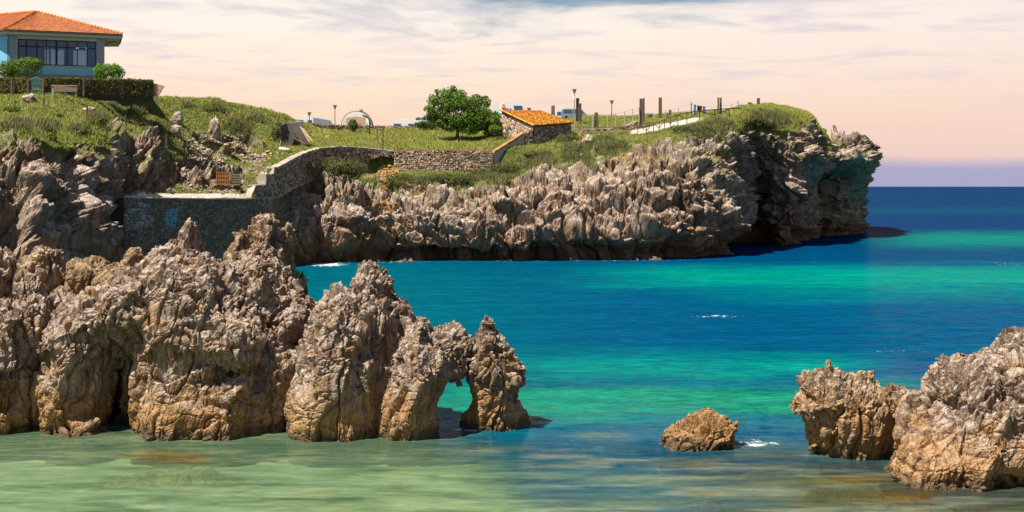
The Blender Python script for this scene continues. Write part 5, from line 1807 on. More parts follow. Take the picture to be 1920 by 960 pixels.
# ------------------------------------------------------------------ thick timber posts and fences by the path
TP = [(1083, 217, 184, 6.2, 191.5, 'tall thick timber post beside the banded lamp post'), (1088, 217, 194, 4.6, 192.4, 'shorter thick post touching the tall one by the banded lamp'),
      (1118, 240, 211, 7.2, 185.6, 'lone thick post rising from the wire fence right of the hut'), (1202, 234, 185, 6.0, 186.6, 'tall dark double timber post at the ramp, front one'),
      (1207, 218, 184, 3.6, 189.0, 'narrow rear timber of the double post at the ramp'), (1238, 217, 183, 6.2, 196.0, 'single tall thick post on the lawn beyond the ramp'),
      (1347, 208, 183, 3.6, 192.0, 'slim tall post of the pair behind the railing, ramp side'), (1351.5, 208, 183, 3.4, 192.5, 'slim tall post of the pair behind the railing, seaward side'),
      (1422, 199, 184, 5.6, 209.0, 'short timber post on the summit near the cliff end'), (1406, 201, 192, 7.0, 207.0, 'low stubby timber block below the summit post'),
      (1037, 215, 198, 7.0, 196.0, 'thick post with mossy top showing over the hut roof')]
for px, pb, pt, w, Y, lab in TP:
    post('timber_post', lab, 'post', px, pb, pt, Y, w * Y / F, M_WOOD, 'thick timber posts on the headland', square=True, sink=.8)

WF = [(1077, 241, 214), (1111, 240, 214), (1139.5, 239, 214), (1154, 238, 212), (1171, 236, 209), (1186, 230, 204), (1198, 227, 201)]
root = thing('wire_fence', 'wire fence on pale concrete posts between hut and ramp', 'fence', P(1140, 240, 184.8))
tp = []
for px, pb, pt in WF:
    Y = 185.1 + max(0, (px - 1160) * .03)
    b, t_ = P(px, pb, Y), P(px, pt, Y)
    MB().box((b + t_) / 2 - [0, 0, .1], (.12, .12, t_[2] - b[2] + .2), col=(1, 1, 1)).build('post', M_CONCP, root)
    tp.append((b, t_))
for f in (.08, .3, .52, .74, .96):
    for (b0, t0), (b1, t1) in zip(tp[:-1], tp[1:]):
        MB().tube([b0 + (t0 - b0) * f, b1 + (t1 - b1) * f], .011, 4, caps=False).build('wire', M_DARK, root)
WF2 = [(1247, 217, 205), (1272, 216, 202), (1296, 216, 192), (1320, 214, 199), (1372, 210, 195), (1384, 209, 189)]
root = thing('wire_fence', 'sparse wire fence on thin pale posts along the seaward lawn', 'fence', P(1300, 215, 199))
tp = []
for px, pb, pt in WF2:
    Y = 199.0
    b, t_ = P(px, pb + 3, Y), P(px, pt, Y)
    MB().tube([b, t_], .055, 6).build('post', M_DARK if px in (1296, 1384) else M_CONCP, root)
    tp.append((b, t_))
for f in (.45, .9):
    for (b0, t0), (b1, t1) in zip(tp[:-1], tp[1:]):
        MB().tube([b0 + (t0 - b0) * f, b1 + (t1 - b1) * f], .011, 4, caps=False).build('wire', M_DARK, root)

# path railing
RL = [(1078, 239.2, 183.2), (1115, 240, 182.8), (1152, 238.8, 182.4), (1172, 237, 182.2), (1200, 234.5, 182.2), (1212, 232.5, 182.2), (1237, 228, 182.4), (1257, 219.5, 182.8), (1270, 215, 183.2), (1288, 211, 183.8),
      (1312, 208, 184.8), (1340, 205.5, 186.4), (1367, 203.8, 188.4), (1390, 203, 190.4)]
root = thing('railing', 'rustic brown timber railing with diagonal braces climbing beside the path', 'railing', P(1200, 246, 182.2))
rp = [P(a, b, c) for a, b, c in RL]
for a, b in zip(rp[:-1], rp[1:]):
    MB().bar(a, b, .15, .14).build('top_rail', M_RAIL, root)


def on_rail(px):
    return np.array([np.interp(px, [r[0] for r in RL], [p_[k] for p_ in rp]) for k in range(3)])


posts = [1086, 1119, 1152, 1175, 1196, 1212, 1225, 1236, 1246, 1257, 1271, 1288, 1312, 1340, 1367]
feet = []
for i, px in enumerate(posts):
    t_ = on_rail(px)
    hgt = .95 if px < 1300 else .8
    MB().bar(t_ - [0, 0, .06], t_ - [0, 0, hgt + .6], .11).build('post', M_RAIL, root)
    feet.append((t_, t_ - [0, 0, hgt]))
for i in range(len(posts) - 1):
    a, b = feet[i], feet[i + 1]
    p0, p1 = (a[0] - [0, .03, .08], b[1] - [0, .03, -.05]) if i % 2 == 0 else (a[1] - [0, .03, -.05], b[0] - [0, .03, .08])
    MB().bar(p0, p1, .09).build('brace', M_RAIL, root)


# ------------------------------------------------------------------ laundry and odds and ends by the railing
def cloth(name, label, quad, Y, mat, seed, n=8, extra=None):
    rg = np.random.default_rng(seed)
    a, b, c, d_ = [P(*k, Y) for k in quad]          # top-left, top-right, bottom-right, bottom-left
    uu_, vv_ = np.meshgrid(np.linspace(0, 1, n), np.linspace(0, 1, n), indexing='ij')
    uu_, vv_ = uu_[..., None], vv_[..., None]
    p_ = ((a * (1 - uu_) + b * uu_) * (1 - vv_) + (d_ * (1 - uu_) + c * uu_) * vv_).reshape(-1, 3)
    p_[:, 1] += .07 * np.sin(uu_.ravel() * 9 + seed) * (0.3 + vv_.ravel())
    ii = np.arange(n * n).reshape(n, n)
    Q = np.stack([ii[:-1, :-1], ii[1:, :-1], ii[1:, 1:], ii[:-1, 1:]], -1).reshape(-1, 4)
    m = MB()
    m.add(np.concatenate([p_, p_ + [0, .03, 0]]), [tuple(k) for k in Q] + [tuple(k + n * n)[::-1] for k in Q])
    o = m.build(name, mat)
    tag(o, label, 'towel')
    return o


Yl = 193.0
root = thing('clothes_line', 'thin line strung between two stakes holding the towels', 'clothes line', P(1310, 215, Yl))
MB().tube([P(1296.5, 216, Yl), P(1296.5, 194, Yl)], .05, 6).build('stake', M_DARK, root)
MB().tube([P(1322, 214, Yl), P(1322, 199.5, Yl)], .05, 6).build('stake', M_DARK, root)
MB().tube([P(1296.5, 194.5, Yl), P(1309, 198.2, Yl), P(1322, 200, Yl)], .018, 4).build('line', M_DARK, root)
cloth('towel', 'white edged towel hanging beside the blue one', [(1298.5, 195.3), (1301.0, 196.1), (1300.8, 214), (1299.6, 214)], Yl - .05, M_WHITE, 1)
cloth('towel', 'blue towel with tapered shape hanging next to the white one', [(1301.2, 196.2), (1305.6, 197.4), (1304.2, 214), (1301.0, 214)], Yl - .05, M_BLUEC, 2)
cloth('towel', 'dark maroon cloth blown sideways on the line', [(1307.5, 198), (1317.0, 199.6), (1315.5, 207.5), (1306.8, 209.5)], Yl - .05, M_CLOTHD, 3)
cloth('towel', 'narrow blue towel at the seaward end of the line', [(1318.0, 199.8), (1321.3, 200.1), (1321.2, 214), (1317.8, 214)], Yl - .05, M_BLUEC, 4)
for px0, px1, pt, pb, lab in ((1336.5, 1343.5, 201, 206, 'small white panel behind the pair of slim posts, ramp side'), (1352.5, 1359.5, 199, 207, 'white panel behind the pair of slim posts, seaward side')):
    q = [P(px0, pb, 196), P(px1, pb, 196), P(px1, pt, 196), P(px0, pt, 196)]
    root = thing('notice_board', lab, 'board', P((px0 + px1) / 2, 212, 196))
    MB().hexa(q, [k + [0, .08, 0] for k in q]).build('panel', M_WHITE, root)
    c = P((px0 + px1) / 2, pb, 196)
    MB().bar(c + [0, .04, .05], c - [0, -.04, .9], .08).build('leg', M_DARK, root)
root = thing('notice_board', 'small square white board beside a brown box on the lawn', 'board', P(1251, 214, 197))
q = [P(1248.6, 210, 197), P(1254, 210, 197), P(1254, 205.5, 197), P(1248.6, 205.5, 197)]
MB().hexa(q, [k + [0, .08, 0] for k in q]).build('panel', M_WHITE, root)
MB().bar(P(1251.2, 209.8, 197) + [0, .04, 0], P(1251.2, 217, 197) + [0, .04, 0], .08).build('leg', M_DARK, root)
root = thing('crate', 'brown box standing on the lawn right of the white board', 'box', P(1256.5, 215, 197.4))
c = P(1256.5, 211, 197.4)
MB().box(c, (.36, .36, .62)).build('body', M_RAIL, root)
MB().box(c + [0, 0, .34], (.42, .42, .05)).build('lid', M_WOOD, root)
root = thing('barrel', 'blue barrel lying on the lawn edge by the ramp posts', 'barrel', P(1219, 218, 199))
MB().tube([P(1215.5, 216, 199), P(1219, 216, 199), P(1223, 216.2, 199)], [.20, .25, .20], 10).build('body', M_BLUEC, root)
for k in (1216.6, 1221.8):
    MB().tube([P(k, 216, 199), P(k + .5, 216, 199)], .255, 10).build('hoop', M_DARK, root)


# ------------------------------------------------------------------ camp site vehicles and tent
def rounded_box(m, c, s, r, col=None, n=4):
    """box with rounded vertical section (x-z), length along y"""
    cx_, cy_, cz_ = c
    sx, sy, sz = s
    pts = []
    for (ax, az, st) in ((1, 1, 0), (-1, 1, 90), (-1, -1, 180), (1, -1, 270)):
        for k in range(n + 1):
            a = R(st + 90 * k / n)
            pts.append((cx_ + ax * (sx / 2 - r) + r * math.cos(a), cz_ + az * (sz / 2 - r) + r * math.sin(a)))
    N_ = len(pts)
    v = [(x, cy_ - sy / 2, z) for x, z in pts] + [(x, cy_ + sy / 2, z) for x, z in pts]
    f = [tuple(range(N_)), tuple(range(N_, 2 * N_))[::-1]] + [(i + N_, (i + 1) % N_ + N_, (i + 1) % N_, i) for i in range(N_)]
    return m.add(v, f, col)


def caravan(px0, px1, pyt, Y, label, group='caravans on the camp site', h=2.5):
    a, b = PZ(px0, Y, 0), PZ(px1, Y, 0)
    zt = z_at(pyt, Y)
    c = (a + b) / 2
    L = b[0] - a[0]
    root = thing('caravan', label, 'caravan', (c[0], c[1], zt - h - .4), group=group)
    m = MB()
    rounded_box(m, (c[0], c[1], zt - h / 2), (L, 2.1, h), .38)
    m.build('body', M_WHITE, root)
    for k in (-.28, .28):
        MB().box((c[0] + k * L, c[1] - 1.06, zt - .95), (L * .28, .04, .55)).build('window', M_VGLASS, root)
    MB().box((c[0], c[1] - 1.07, zt - 1.75), (L * .96, .03, .12)).build('stripe', M_GREY, root)
    for k in (-.12, .12):
        MB().tube([(c[0] + k * L, c[1] - 1.08, zt - h - .05), (c[0] + k * L, c[1] - .9, zt - h - .05)], .33, 14).build('wheel', M_DARK, root)
    MB().bar((c[0] + L / 2, c[1], zt - h + .1), (c[0] + L / 2 + 1.0, c[1], zt - h - .05), .08).build('drawbar', M_GREY, root)
    MB().box((c[0] - .1 * L, c[1], zt + .05), (.5, .5, .1)).build('roof_vent', M_WHITE, root)
    return root


caravan(560, 589, 218, 222, 'white caravan showing above the slope of the grassy hill')
caravan(735, 784, 225, 226, 'long low white caravan roof above the wall, left of the tree')
o = MB().hexa([P(588, 232, 220), P(622, 234, 220), P(622, 234, 220) + [0, 2.4, 0], P(588, 232, 220) + [0, 2.4, 0]], [P(588, 221, 220), P(619, 226, 220), P(616, 224, 220) + [0, 2.4, 0], P(590, 219.5, 220) + [0, 2.4, 0]]).build('awning', M_GREY)
tag(o, 'grey blue sloping awning attached beside the white caravan', 'awning')


def dome_tent():
    Y = 219.0
    c = P(668, 240, Y)
    root = thing('tent', 'white barrel vaulted tent with beige front behind the stone wall', 'tent', c)
    w, h = 27.5 * Y / F, z_at(209, Y) - c[2]
    n = 16
    v, f = [], []
    for y_ in (0, 5.0):
        for k in range(n + 1):
            a = math.pi * k / n
            v.append((c[0] - w * math.cos(a), c[1] + y_, c[2] + h * math.sin(a) ** .85))
    for k in range(n):
        f.append((k, k + 1, n + 2 + k, n + 1 + k))
    f.append(tuple(range(n + 1, 2 * n + 2)))
    MB().add(v, f).build('canopy', M_WHITE, root)
    fv = [(x, y - .10, z) for x, y, z in v[:n + 1]]
    MB().add(fv + [(x, y + .04, z) for x, y, z in fv], [tuple(range(n + 1))[::-1], tuple(range(n + 1, 2 * n + 2))]).build('front_panel', M_WHITE, root)
    # front: arch frame, beige gathered curtains
    pts = [(c[0] - w * 1.02 * math.cos(math.pi * k / n), c[1] - .05, c[2] + 1.02 * h * math.sin(math.pi * k / n) ** .85) for k in range(n + 1)]
    MB().tube(pts, .06, 6).build('arch_pole', M_DARK, root)
    pts2 = [(x + .35, y + 1.8, z) for x, y, z in pts[n // 2 - 1:]]
    MB().tube([(x * 1.0 + .25, y - .3, z + .06) for x, y, z in pts[n // 2 + 1:]], .07, 6).build('arch_pole', M_DARK, root)
    v = [(c[0] - .62 * w, c[1] - .16, c[2]), (c[0] + .62 * w, c[1] - .16, c[2]), (c[0] + .66 * w, c[1] - .2, c[2] + .62 * h), (c[0], c[1] - .22, c[2] + .70 * h), (c[0] - .66 * w, c[1] - .2, c[2] + .62 * h)]
    MB().add(v + [(x, y + .05, z) for x, y, z in v], [(0, 1, 2, 3, 4), (9, 8, 7, 6, 5)]).build('front_curtain', M_BEIGEC, root)
    v = [(c[0] - .97 * w, c[1] - .3, c[2]), (c[0] - .63 * w, c[1] - .2, c[2]), (c[0] - .67 * w, c[1] - .24, c[2] + .62 * h), (c[0] - .86 * w, c[1] - .3, c[2] + .50 * h)]
    MB().add(v + [(x, y + .04, z) for x, y, z in v], [(0, 1, 2, 3), (7, 6, 5, 4)]).build('side_flap', M_WHITE, root)
    v = [(2 * c[0] - x, y, z) for x, y, z in v]
    MB().add(v + [(x, y + .04, z) for x, y, z in v], [(3, 2, 1, 0), (4, 5, 6, 7)]).build('side_flap', M_WHITE, root)


dome_tent()


def motorhome():
    Y = 212.0
    root = thing('motorhome', 'white motorhome with blue rear window between tree and hut', 'motorhome', P(950, 232, Y))
    zt, zl = z_at(194, Y), z_at(206, Y) - 2.0

    def prof(m, pts, d, col=None, y0=0.0):
        v = [P(px, 0, Y) * [1, 1, 0] + [0, y0, z] for px, z in pts] + [P(px, 0, Y) * [1, 1, 0] + [0, y0 + d, z] for px, z in pts]
        n = len(pts)
        f = [tuple(range(n))[::-1], tuple(range(n, 2 * n))] + [(i, (i + 1) % n, (i + 1) % n + n, i + n) for i in range(n)]
        return m.add(v, f, col)
    prof(MB(), [(938, zl), (981, zl), (982.5, zt - .9), (980, zt - .1), (975, zt), (946, zt + .02), (940, zt - .3)], 2.2).build('living_body', M_WHITE, root)
    prof(MB(), [(922, zl), (942, zl), (945, zt + .06), (939, zt + .12), (930, zt + .05), (924, zt - .25), (921, zt - .8)], 2.0, None, .1).build('overcab', M_WHITE, root)
    prof(MB(), [(964, zt - 1.05), (980.5, zt - .95), (978.5, zt - .35), (963, zt - .35)], .06, None, -.07).build('window', M_VGLASS, root)
    prof(MB(), [(940.5, zt - .72), (949, zt - .72), (946, zt - .08), (941, zt - .08)], .05, (1.4, 1.2, 1.2), -.06).build('awning_box', M_PINK, root)
    for a, b in ((943, 947.5), (949.5, 953.5), (955.5, 958.5)):
        prof(MB(), [(a, zt - 1.08), (b, zt - 1.08), (b, zt - .80), (a, zt - .80)], .05, None, -.062).build('side_window', M_VGLASS, root)
    for k in (928, 970):
        c = P(k, 0, Y) * [1, 1, 0] + [0, 0, zl]
        MB().tube([c, c + [0, .25, 0]], .38, 14).build('wheel', M_DARK, root)


motorhome()


def car(px0, px1, pyt, Y, label, name='parked_van', cat='van', body=M_GREY, roofm=M_GREY, h=1.75, group='cars parked on the camp site', flip=False):
    a, b = PZ(px0, Y, 0), PZ(px1, Y, 0)
    L = b[0] - a[0]
    z0 = z_at(pyt, Y) - h
    root = thing(name, label, cat, ((a[0] + b[0]) / 2, Y, z0), group=group)

    def X(f):
        return (b[0] - L * f) if flip else a[0] + L * f

    def prof(m, pts, d, y0):
        v = [(X(f), Y + y0, z0 + z * h) for f, z in pts] + [(X(f), Y + y0 + d, z0 + z * h) for f, z in pts]
        n = len(pts)
        return m.add(v, [tuple(range(n))[::-1], tuple(range(n, 2 * n))] + [(i, (i + 1) % n, (i + 1) % n + n, i + n) for i in range(n)])
    prof(MB(), [(.0, .18), (1, .18), (1.0, .45), (.97, .56), (.0, .58)], 1.8, -.9).build('body', body, root)
    prof(MB(), [(.01, .56), (.96, .56), (.80, .93), (.74, 1.0), (.10, 1.0), (.03, .9)], 1.6, -.8).build('roof', roofm, root)
    prof(MB(), [(.08, .62), (.42, .62), (.42, .90), (.10, .90)], .04, -.83).build('window', M_VGLASS, root)
    prof(MB(), [(.47, .62), (.88, .62), (.77, .90), (.47, .90)], .04, -.83).build('window', M_VGLASS, root)
    for f in (.2, .8):
        c = np.array([X(f), Y - .9, z0 + .18 * h])
        MB().tube([c, c + [0, .22, 0]], .31, 14).build('wheel', M_DARK, root)
    MB().box((X(.985), Y - .6, z0 + .42 * h), (.08, .35, .16)).build('headlight', M_WHITE, root)
    MB().box((X(.985), Y + .5, z0 + .42 * h), (.08, .35, .16)).build('headlight', M_WHITE, root)
    return root


car(1052, 1100, 204.5, 209, 'grey blue van behind the thick timber posts by the hut', roofm=M_GREY)
caravan(1042, 1068, 202.5, 216, 'white caravan roof just above the hut tiles')
car(800, 832, 217, 208, 'dark grey car half hidden by the fig tree and wall', 'parked_car', 'car', M_GREY, M_DARK, 1.55)
car(776, 801, 219, 210, 'white car nose beside the fig tree behind the wall', 'parked_car', 'car', M_WHITE, M_WHITE, 1.5, flip=True)

# ------------------------------------------------------------------ ruin, planks, steps and scraps on the hillside
def ruin():
    Y = 167.0
    root = thing('ruined_shelter', 'dark roofless concrete shelter with steps dug into the hillside', 'shelter', P(550, 272, Y))
    rg = random.Random(31)

    def q(px, py, dy=0.0):
        return P(px, py, Y) + [0, dy, 0]
    MB().hexa([q(533, 272, 2), q(573, 270, 2), q(573, 270, 2.6), q(533, 272, 2.6)], [q(531, 230, 2), q(560, 228, 2), q(560, 228, 2.6), q(531, 230, 2.6)]).build('back_wall', M_GREYD, root)
    MB().hexa([q(516, 276, -.4), q(528, 276, -.4), q(535, 272, 2.5), q(526, 272, 2.5)], [q(520, 240, -.2), q(526, 236, -.2), q(533, 229, 2.5), q(525, 230, 2.5)]).build('side_wall', M_MORTAR, root)
    for i in range(9):
        px = 526 + i * 4.2
        k = rg.uniform(.8, 1.4)
        MB().box(q(px, 229 + abs(i - 4) * .5 + rg.uniform(-1, 1), 2.3), (.36, .5, .25), (1, rg.uniform(-.3, .3), 0), col=(k, k, k)).build('top_stone', M_STONE, root)
    for i in range(5):
        MB().box(q(538 + i * .6, 270 - i * 4.6, .2 + i * .36), (1.35, .4, .30)).build('step', M_MORTAR, root)


ruin()
for nm_, lab, a, b, w in (('plank', 'pale plank leaning against the ruined shelter, lower of two', (563, 237), (580, 266), .16), ('plank', 'pale plank leaning against the ruined shelter, upper of two', (567, 240), (586, 265), .2)):
    o = MB().bar(P(*a, 166.6), P(*b, 165.2), w, .06).build(nm_, M_WOODL)
    tag(o, lab, 'plank')
o = MB().bar(P(552, 259, 165.8), P(571, 269, 165.0), .12, .06).build('plank', M_RUST)
tag(o, 'short reddish plank lying inside the ruined shelter', 'plank')
pz = ground_at(533, 281)
yy = pz[1] - .5
o = MB().tube([P(524, 278.6, yy), P(543, 281.5, yy - .2)], .21, 12).build('pipe', M_WHITE, smoothf=True)
tag(o, 'short white pipe lying in the grass above the path', 'pipe')
Yg = 147.0
root = thing('rusty_grate', 'rusty orange square grate standing beside the wooden steps', 'grate', P(417, 347, Yg))
for k in range(7):
    x = 406 + k * 4.0
    MB().bar(P(x, 323, Yg + .25), P(x, 347, Yg), .06).build('bar', M_RUST, root)
for k in range(4):
    y_ = 323 + k * 7.6
    MB().bar(P(405, y_, Yg + .25 - k * .08), P(431, y_, Yg + .25 - k * .08), .09).build('cross_bar', M_RUST, root)
MB().hexa([P(406, 346, Yg + .1), P(430, 346, Yg + .1), P(430, 346, Yg + .13), P(406, 346, Yg + .13)], [P(406, 324, Yg + .33), P(430, 324, Yg + .33), P(430, 324, Yg + .36), P(406, 324, Yg + .36)]).build('sheet', M_RUST, root)
root = thing('wooden_steps', 'short flight of brown wooden steps next to the rusty grate', 'steps', P(441, 348, 147))
for k in range(5):
    Yk = 147.0 + .45 * k
    MB().box(P(441, 346 - 4.6 * k, Yk), (1.1, .45, .16)).build('tread', M_RAIL, root)
for s in (431.5, 450.5):
    MB().bar(P(s, 350, 146.9), P(s, 324, 149.0), .09, .2).build('stringer', M_WOOD, root)

# field gate posts in the tall grass
GP = [(675, 246, 231, 'slim grey stake in the field nearest the upright green clump'), (688, 250, 231, 'slim grey stake beside the bent pole in the field'),
      (708, 266, 236, 'grey stake by the wire gate in the middle of the field'), (718, 276, 236, 'tallest grey stake standing above the broken wall end')]
for px, pb, pt, lab in GP:
    post('field_stake', lab, 'post', px, pb, pt, None, .15, M_WOOD, 'stakes in the field', square=False)
gy = ground_at(693, 252)[1]
o = MB().tube([P(693, 254, gy), P(692.5, 226, gy), P(690, 220, gy), P(686, 217.5, gy), P(681, 217, gy)], .075, 8).build('bent_pole', M_DARK, smoothf=True)
tag(o, 'dark bent pole rising from the field before the tent', 'pole')
post('field_stake', 'short stake on the rim of the broken wall', 'post', 717.5, 285, 271, 168.4, .14, M_WOOD, 'stakes in the field', square=False)

# ------------------------------------------------------------------ vegetation
def leaf_mat(name, upw=0.6, trans=0.25):
    t = NT(name)
    col = t.attr('tint', 'Color')
    g = t.N.new('ShaderNodeNewGeometry')
    a = t.N.new('ShaderNodeVectorMath'); a.operation = 'SCALE'
    t.L.new(g.outputs['Normal'], a.inputs[0]); a.inputs['Scale'].default_value = 1 - upw
    b = t.N.new('ShaderNodeVectorMath'); b.operation = 'ADD'
    t.L.new(a.outputs[0], b.inputs[0]); b.inputs[1].default_value = (0, 0, upw)
    c = t.N.new('ShaderNodeVectorMath'); c.operation = 'NORMALIZE'
    t.L.new(b.outputs[0], c.inputs[0])
    t.fin(col, 0.75, 0.15, c.outputs[0])
    tl = t.N.new('ShaderNodeBsdfTranslucent')
    t.L.new(col, tl.inputs[0])
    m = t.N.new('ShaderNodeMixShader')
    m.inputs[0].default_value = trans
    t.L.new(t.bsdf.outputs[0], m.inputs[1])
    t.L.new(tl.outputs[0], m.inputs[2])
    t.L.new(m.outputs[0], t.N['Material Output'].inputs[0])
    return t.m


M_GRASS = leaf_mat('grass_blades', 0.65, 0.2)
M_LEAF = leaf_mat('leaves', 0.15, 0.3)


def grass_field():
    rg = np.random.default_rng(77)
    Gv = TV2.reshape(NU, NV, 3)
    e1 = np.zeros((NU, NV)); e2 = np.zeros((NU, NV))
    e1[:-1] = np.linalg.norm(Gv[1:] - Gv[:-1], axis=2)
    e2[:, :-1] = np.linalg.norm(Gv[:, 1:] - Gv[:, :-1], axis=2)
    area = np.minimum((e1 * e2).ravel(), 0.12)
    ok = (np_px > -25) & (np_px < 1660) & (TV2[:, 1] < np.where(np_px > 1400, 234, 214)) & (TV2[:, 2] > 3)
    house = (np_px < 235) & (TV2[:, 1] > 145)
    wgt = area * np.clip(grass, 0, 1) ** 1.5 * ok * ~house
    # bushy zones: (column, row, half width, half height)
    bush = np.zeros(len(TV2))
    for a in [(640, 318, 46, 26), (740, 345, 60, 22), (830, 345, 80, 22), (930, 330, 70, 26), (1010, 305, 50, 26), (1080, 290, 40, 30), (1130, 275, 60, 22), (1330, 245, 70, 22), (1440, 225, 60, 22),
              (90, 235, 30, 14), (30, 240, 40, 20), (530, 262, 14, 18), (450, 240, 40, 20), (300, 240, 40, 14), (185, 225, 30, 12), (400, 205, 30, 9), (480, 225, 24, 8), (260, 210, 30, 8), (150, 245, 26, 8), (350, 200, 20, 6), (1060, 262, 30, 10)]:
        bush = np.maximum(bush, patch(*a))
    wgt = wgt * (1 + 1.3 * bush)
    n = 150000
    k = rg.choice(len(TV2), n, p=wgt / wgt.sum())
    base = TV2[k] + np.stack([rg.normal(0, .07, n), rg.normal(0, .07, n), np.full(n, -.03)], -1)
    bz = bush[k]
    field = smooth(690, 720, np_px[k]) * (np_py[k] < 283) * (np_px[k] < 960)
    hgt = rg.uniform(.10, .30, n) * (1 + 1.0 * field * rg.random(n)) + bz * rg.uniform(.05, .55, n)
    big_ = fbm(base / 3.0, 3)
    small = fbm(base / 0.7 + 60, 2)
    hgt *= 0.75 + 0.9 * smooth(-.3, .4, big_)
    mixv = np.clip(0.45 + 0.9 * big_ + 0.5 * small + rg.normal(0, .12, n), 0, 1)[:, None]
    cg, cd = np.array([.225, .270, .036]), np.array([.48, .40, .14])
    col = cg * (1 - mixv) + np.array([.310, .310, .062]) * mixv
    dry = smooth(.12, .42, small + .4 * big_ + rg.normal(0, .15, n))[:, None]
    col = col * (1 - .75 * dry) + cd * .75 * dry
    bcol = np.array([.085, .115, .032]) * (1 - mixv) + np.array([.20, .195, .075]) * mixv
    col = col * (1 - bz[:, None]) + bcol * bz[:, None]
    och = (smooth(.15, .45, fbm(base / 1.3 + 200, 2)) * bz * .5)[:, None]
    col = col * (1 - och) + np.array([.30, .17, .05]) * och
    V, T, C_ = [], [], []
    nb = 3
    for b in range(nb):
        ang = rg.uniform(0, 2 * np.pi, n)
        w = rg.uniform(.018, .045, n) * (1 + .6 * bz)
        dx = np.stack([np.cos(ang) * w, np.sin(ang) * w, np.zeros(n)], -1)
        lean = np.stack([rg.normal(0.06, .22, n) * hgt * 1.6, rg.normal(0, .22, n) * hgt * 1.6, hgt * rg.uniform(.7, 1.15, n)], -1)
        o_ = np.stack([rg.normal(0, .05, n), rg.normal(0, .05, n), np.zeros(n)], -1)
        V.append(np.stack([base + o_ - dx, base + o_ + dx, base + o_ + lean], 1).reshape(-1, 3))
        shade = rg.uniform(.8, 1.2, n)[:, None]
        C_.append(np.repeat(col * shade, 3, 0))
    V = np.concatenate(V)
    T = np.arange(len(V)).reshape(-1, 3)
    me = mesh_np('grass', V, None, T, False)
    cattr(me, 'tint', np.concatenate(C_))
    tag(link('grass', me, M_GRASS), 'long green and straw coloured grass covering the headland', 'grass', kind='stuff')


grass_field()


def leaves(pts, nrm, size, cols, rg):
    """one bent quad leaf per point"""
    n = len(pts)
    a = rg.normal(size=(n, 3)); a /= np.linalg.norm(a, axis=1, keepdims=True)
    nn = nrm + 0.7 * a
    nn /= np.linalg.norm(nn, axis=1, keepdims=True)
    u = np.cross(nn, rg.normal(size=(n, 3)))
    u /= np.maximum(np.linalg.norm(u, axis=1, keepdims=True), 1e-6)
    v = np.cross(nn, u)
    s = (size * rg.uniform(.6, 1.3, n))[:, None]
    V = np.stack([pts - u * s, pts - v * s * .62 , pts + u * s - nn * s * .25, pts + v * s * .62], 1).reshape(-1, 3)
    Q = np.arange(4 * n).reshape(-1, 4)
    return V, Q, np.repeat(cols, 4, 0)


def cloud_part(name, parent, root, blobs, n, size, c0, c1, seed, shell=0.35, flowers=None, mat=None, kind=None):
    """foliage filling ellipsoid lumps; blobs: (centre, radii)"""
    rg = np.random.default_rng(seed)
    vol = np.array([np.prod(r) ** (2 / 3) for _, r in blobs])
    pick = rg.choice(len(blobs), n, p=vol / vol.sum())
    cen = np.array([b[0] for b in blobs])[pick]
    rad = np.array([b[1] for b in blobs])[pick]
    d = rg.normal(size=(n, 3)); d /= np.linalg.norm(d, axis=1, keepdims=True)
    rr = (1 - shell * rg.random(n) ** 1.4)[:, None]
    pts = cen + d * rad * rr
    pts += 0.10 * rad.mean() * np.stack([perlin(pts * 1.3 + 3), perlin(pts * 1.3 + 30), perlin(pts * 1.3 + 60)], -1) * 2
    m = np.clip(.5 + .8 * fbm(pts / max(size * 4, .2), 2) + rg.normal(0, .22, n), 0, 1)[:, None]
    col = np.array(c0) * (1 - m) + np.array(c1) * m
    V, Q, C_ = leaves(pts, d, size, col, rg)
    if root is not None:
        V = V - np.array(root.location)
    me = mesh_np(name, V, Q, None, False)
    cattr(me, 'tint', C_)
    o = link(name, me, mat or M_LEAF, parent)
    return o


G0, G1 = (.045, .105, .012), (.155, .26, .030)


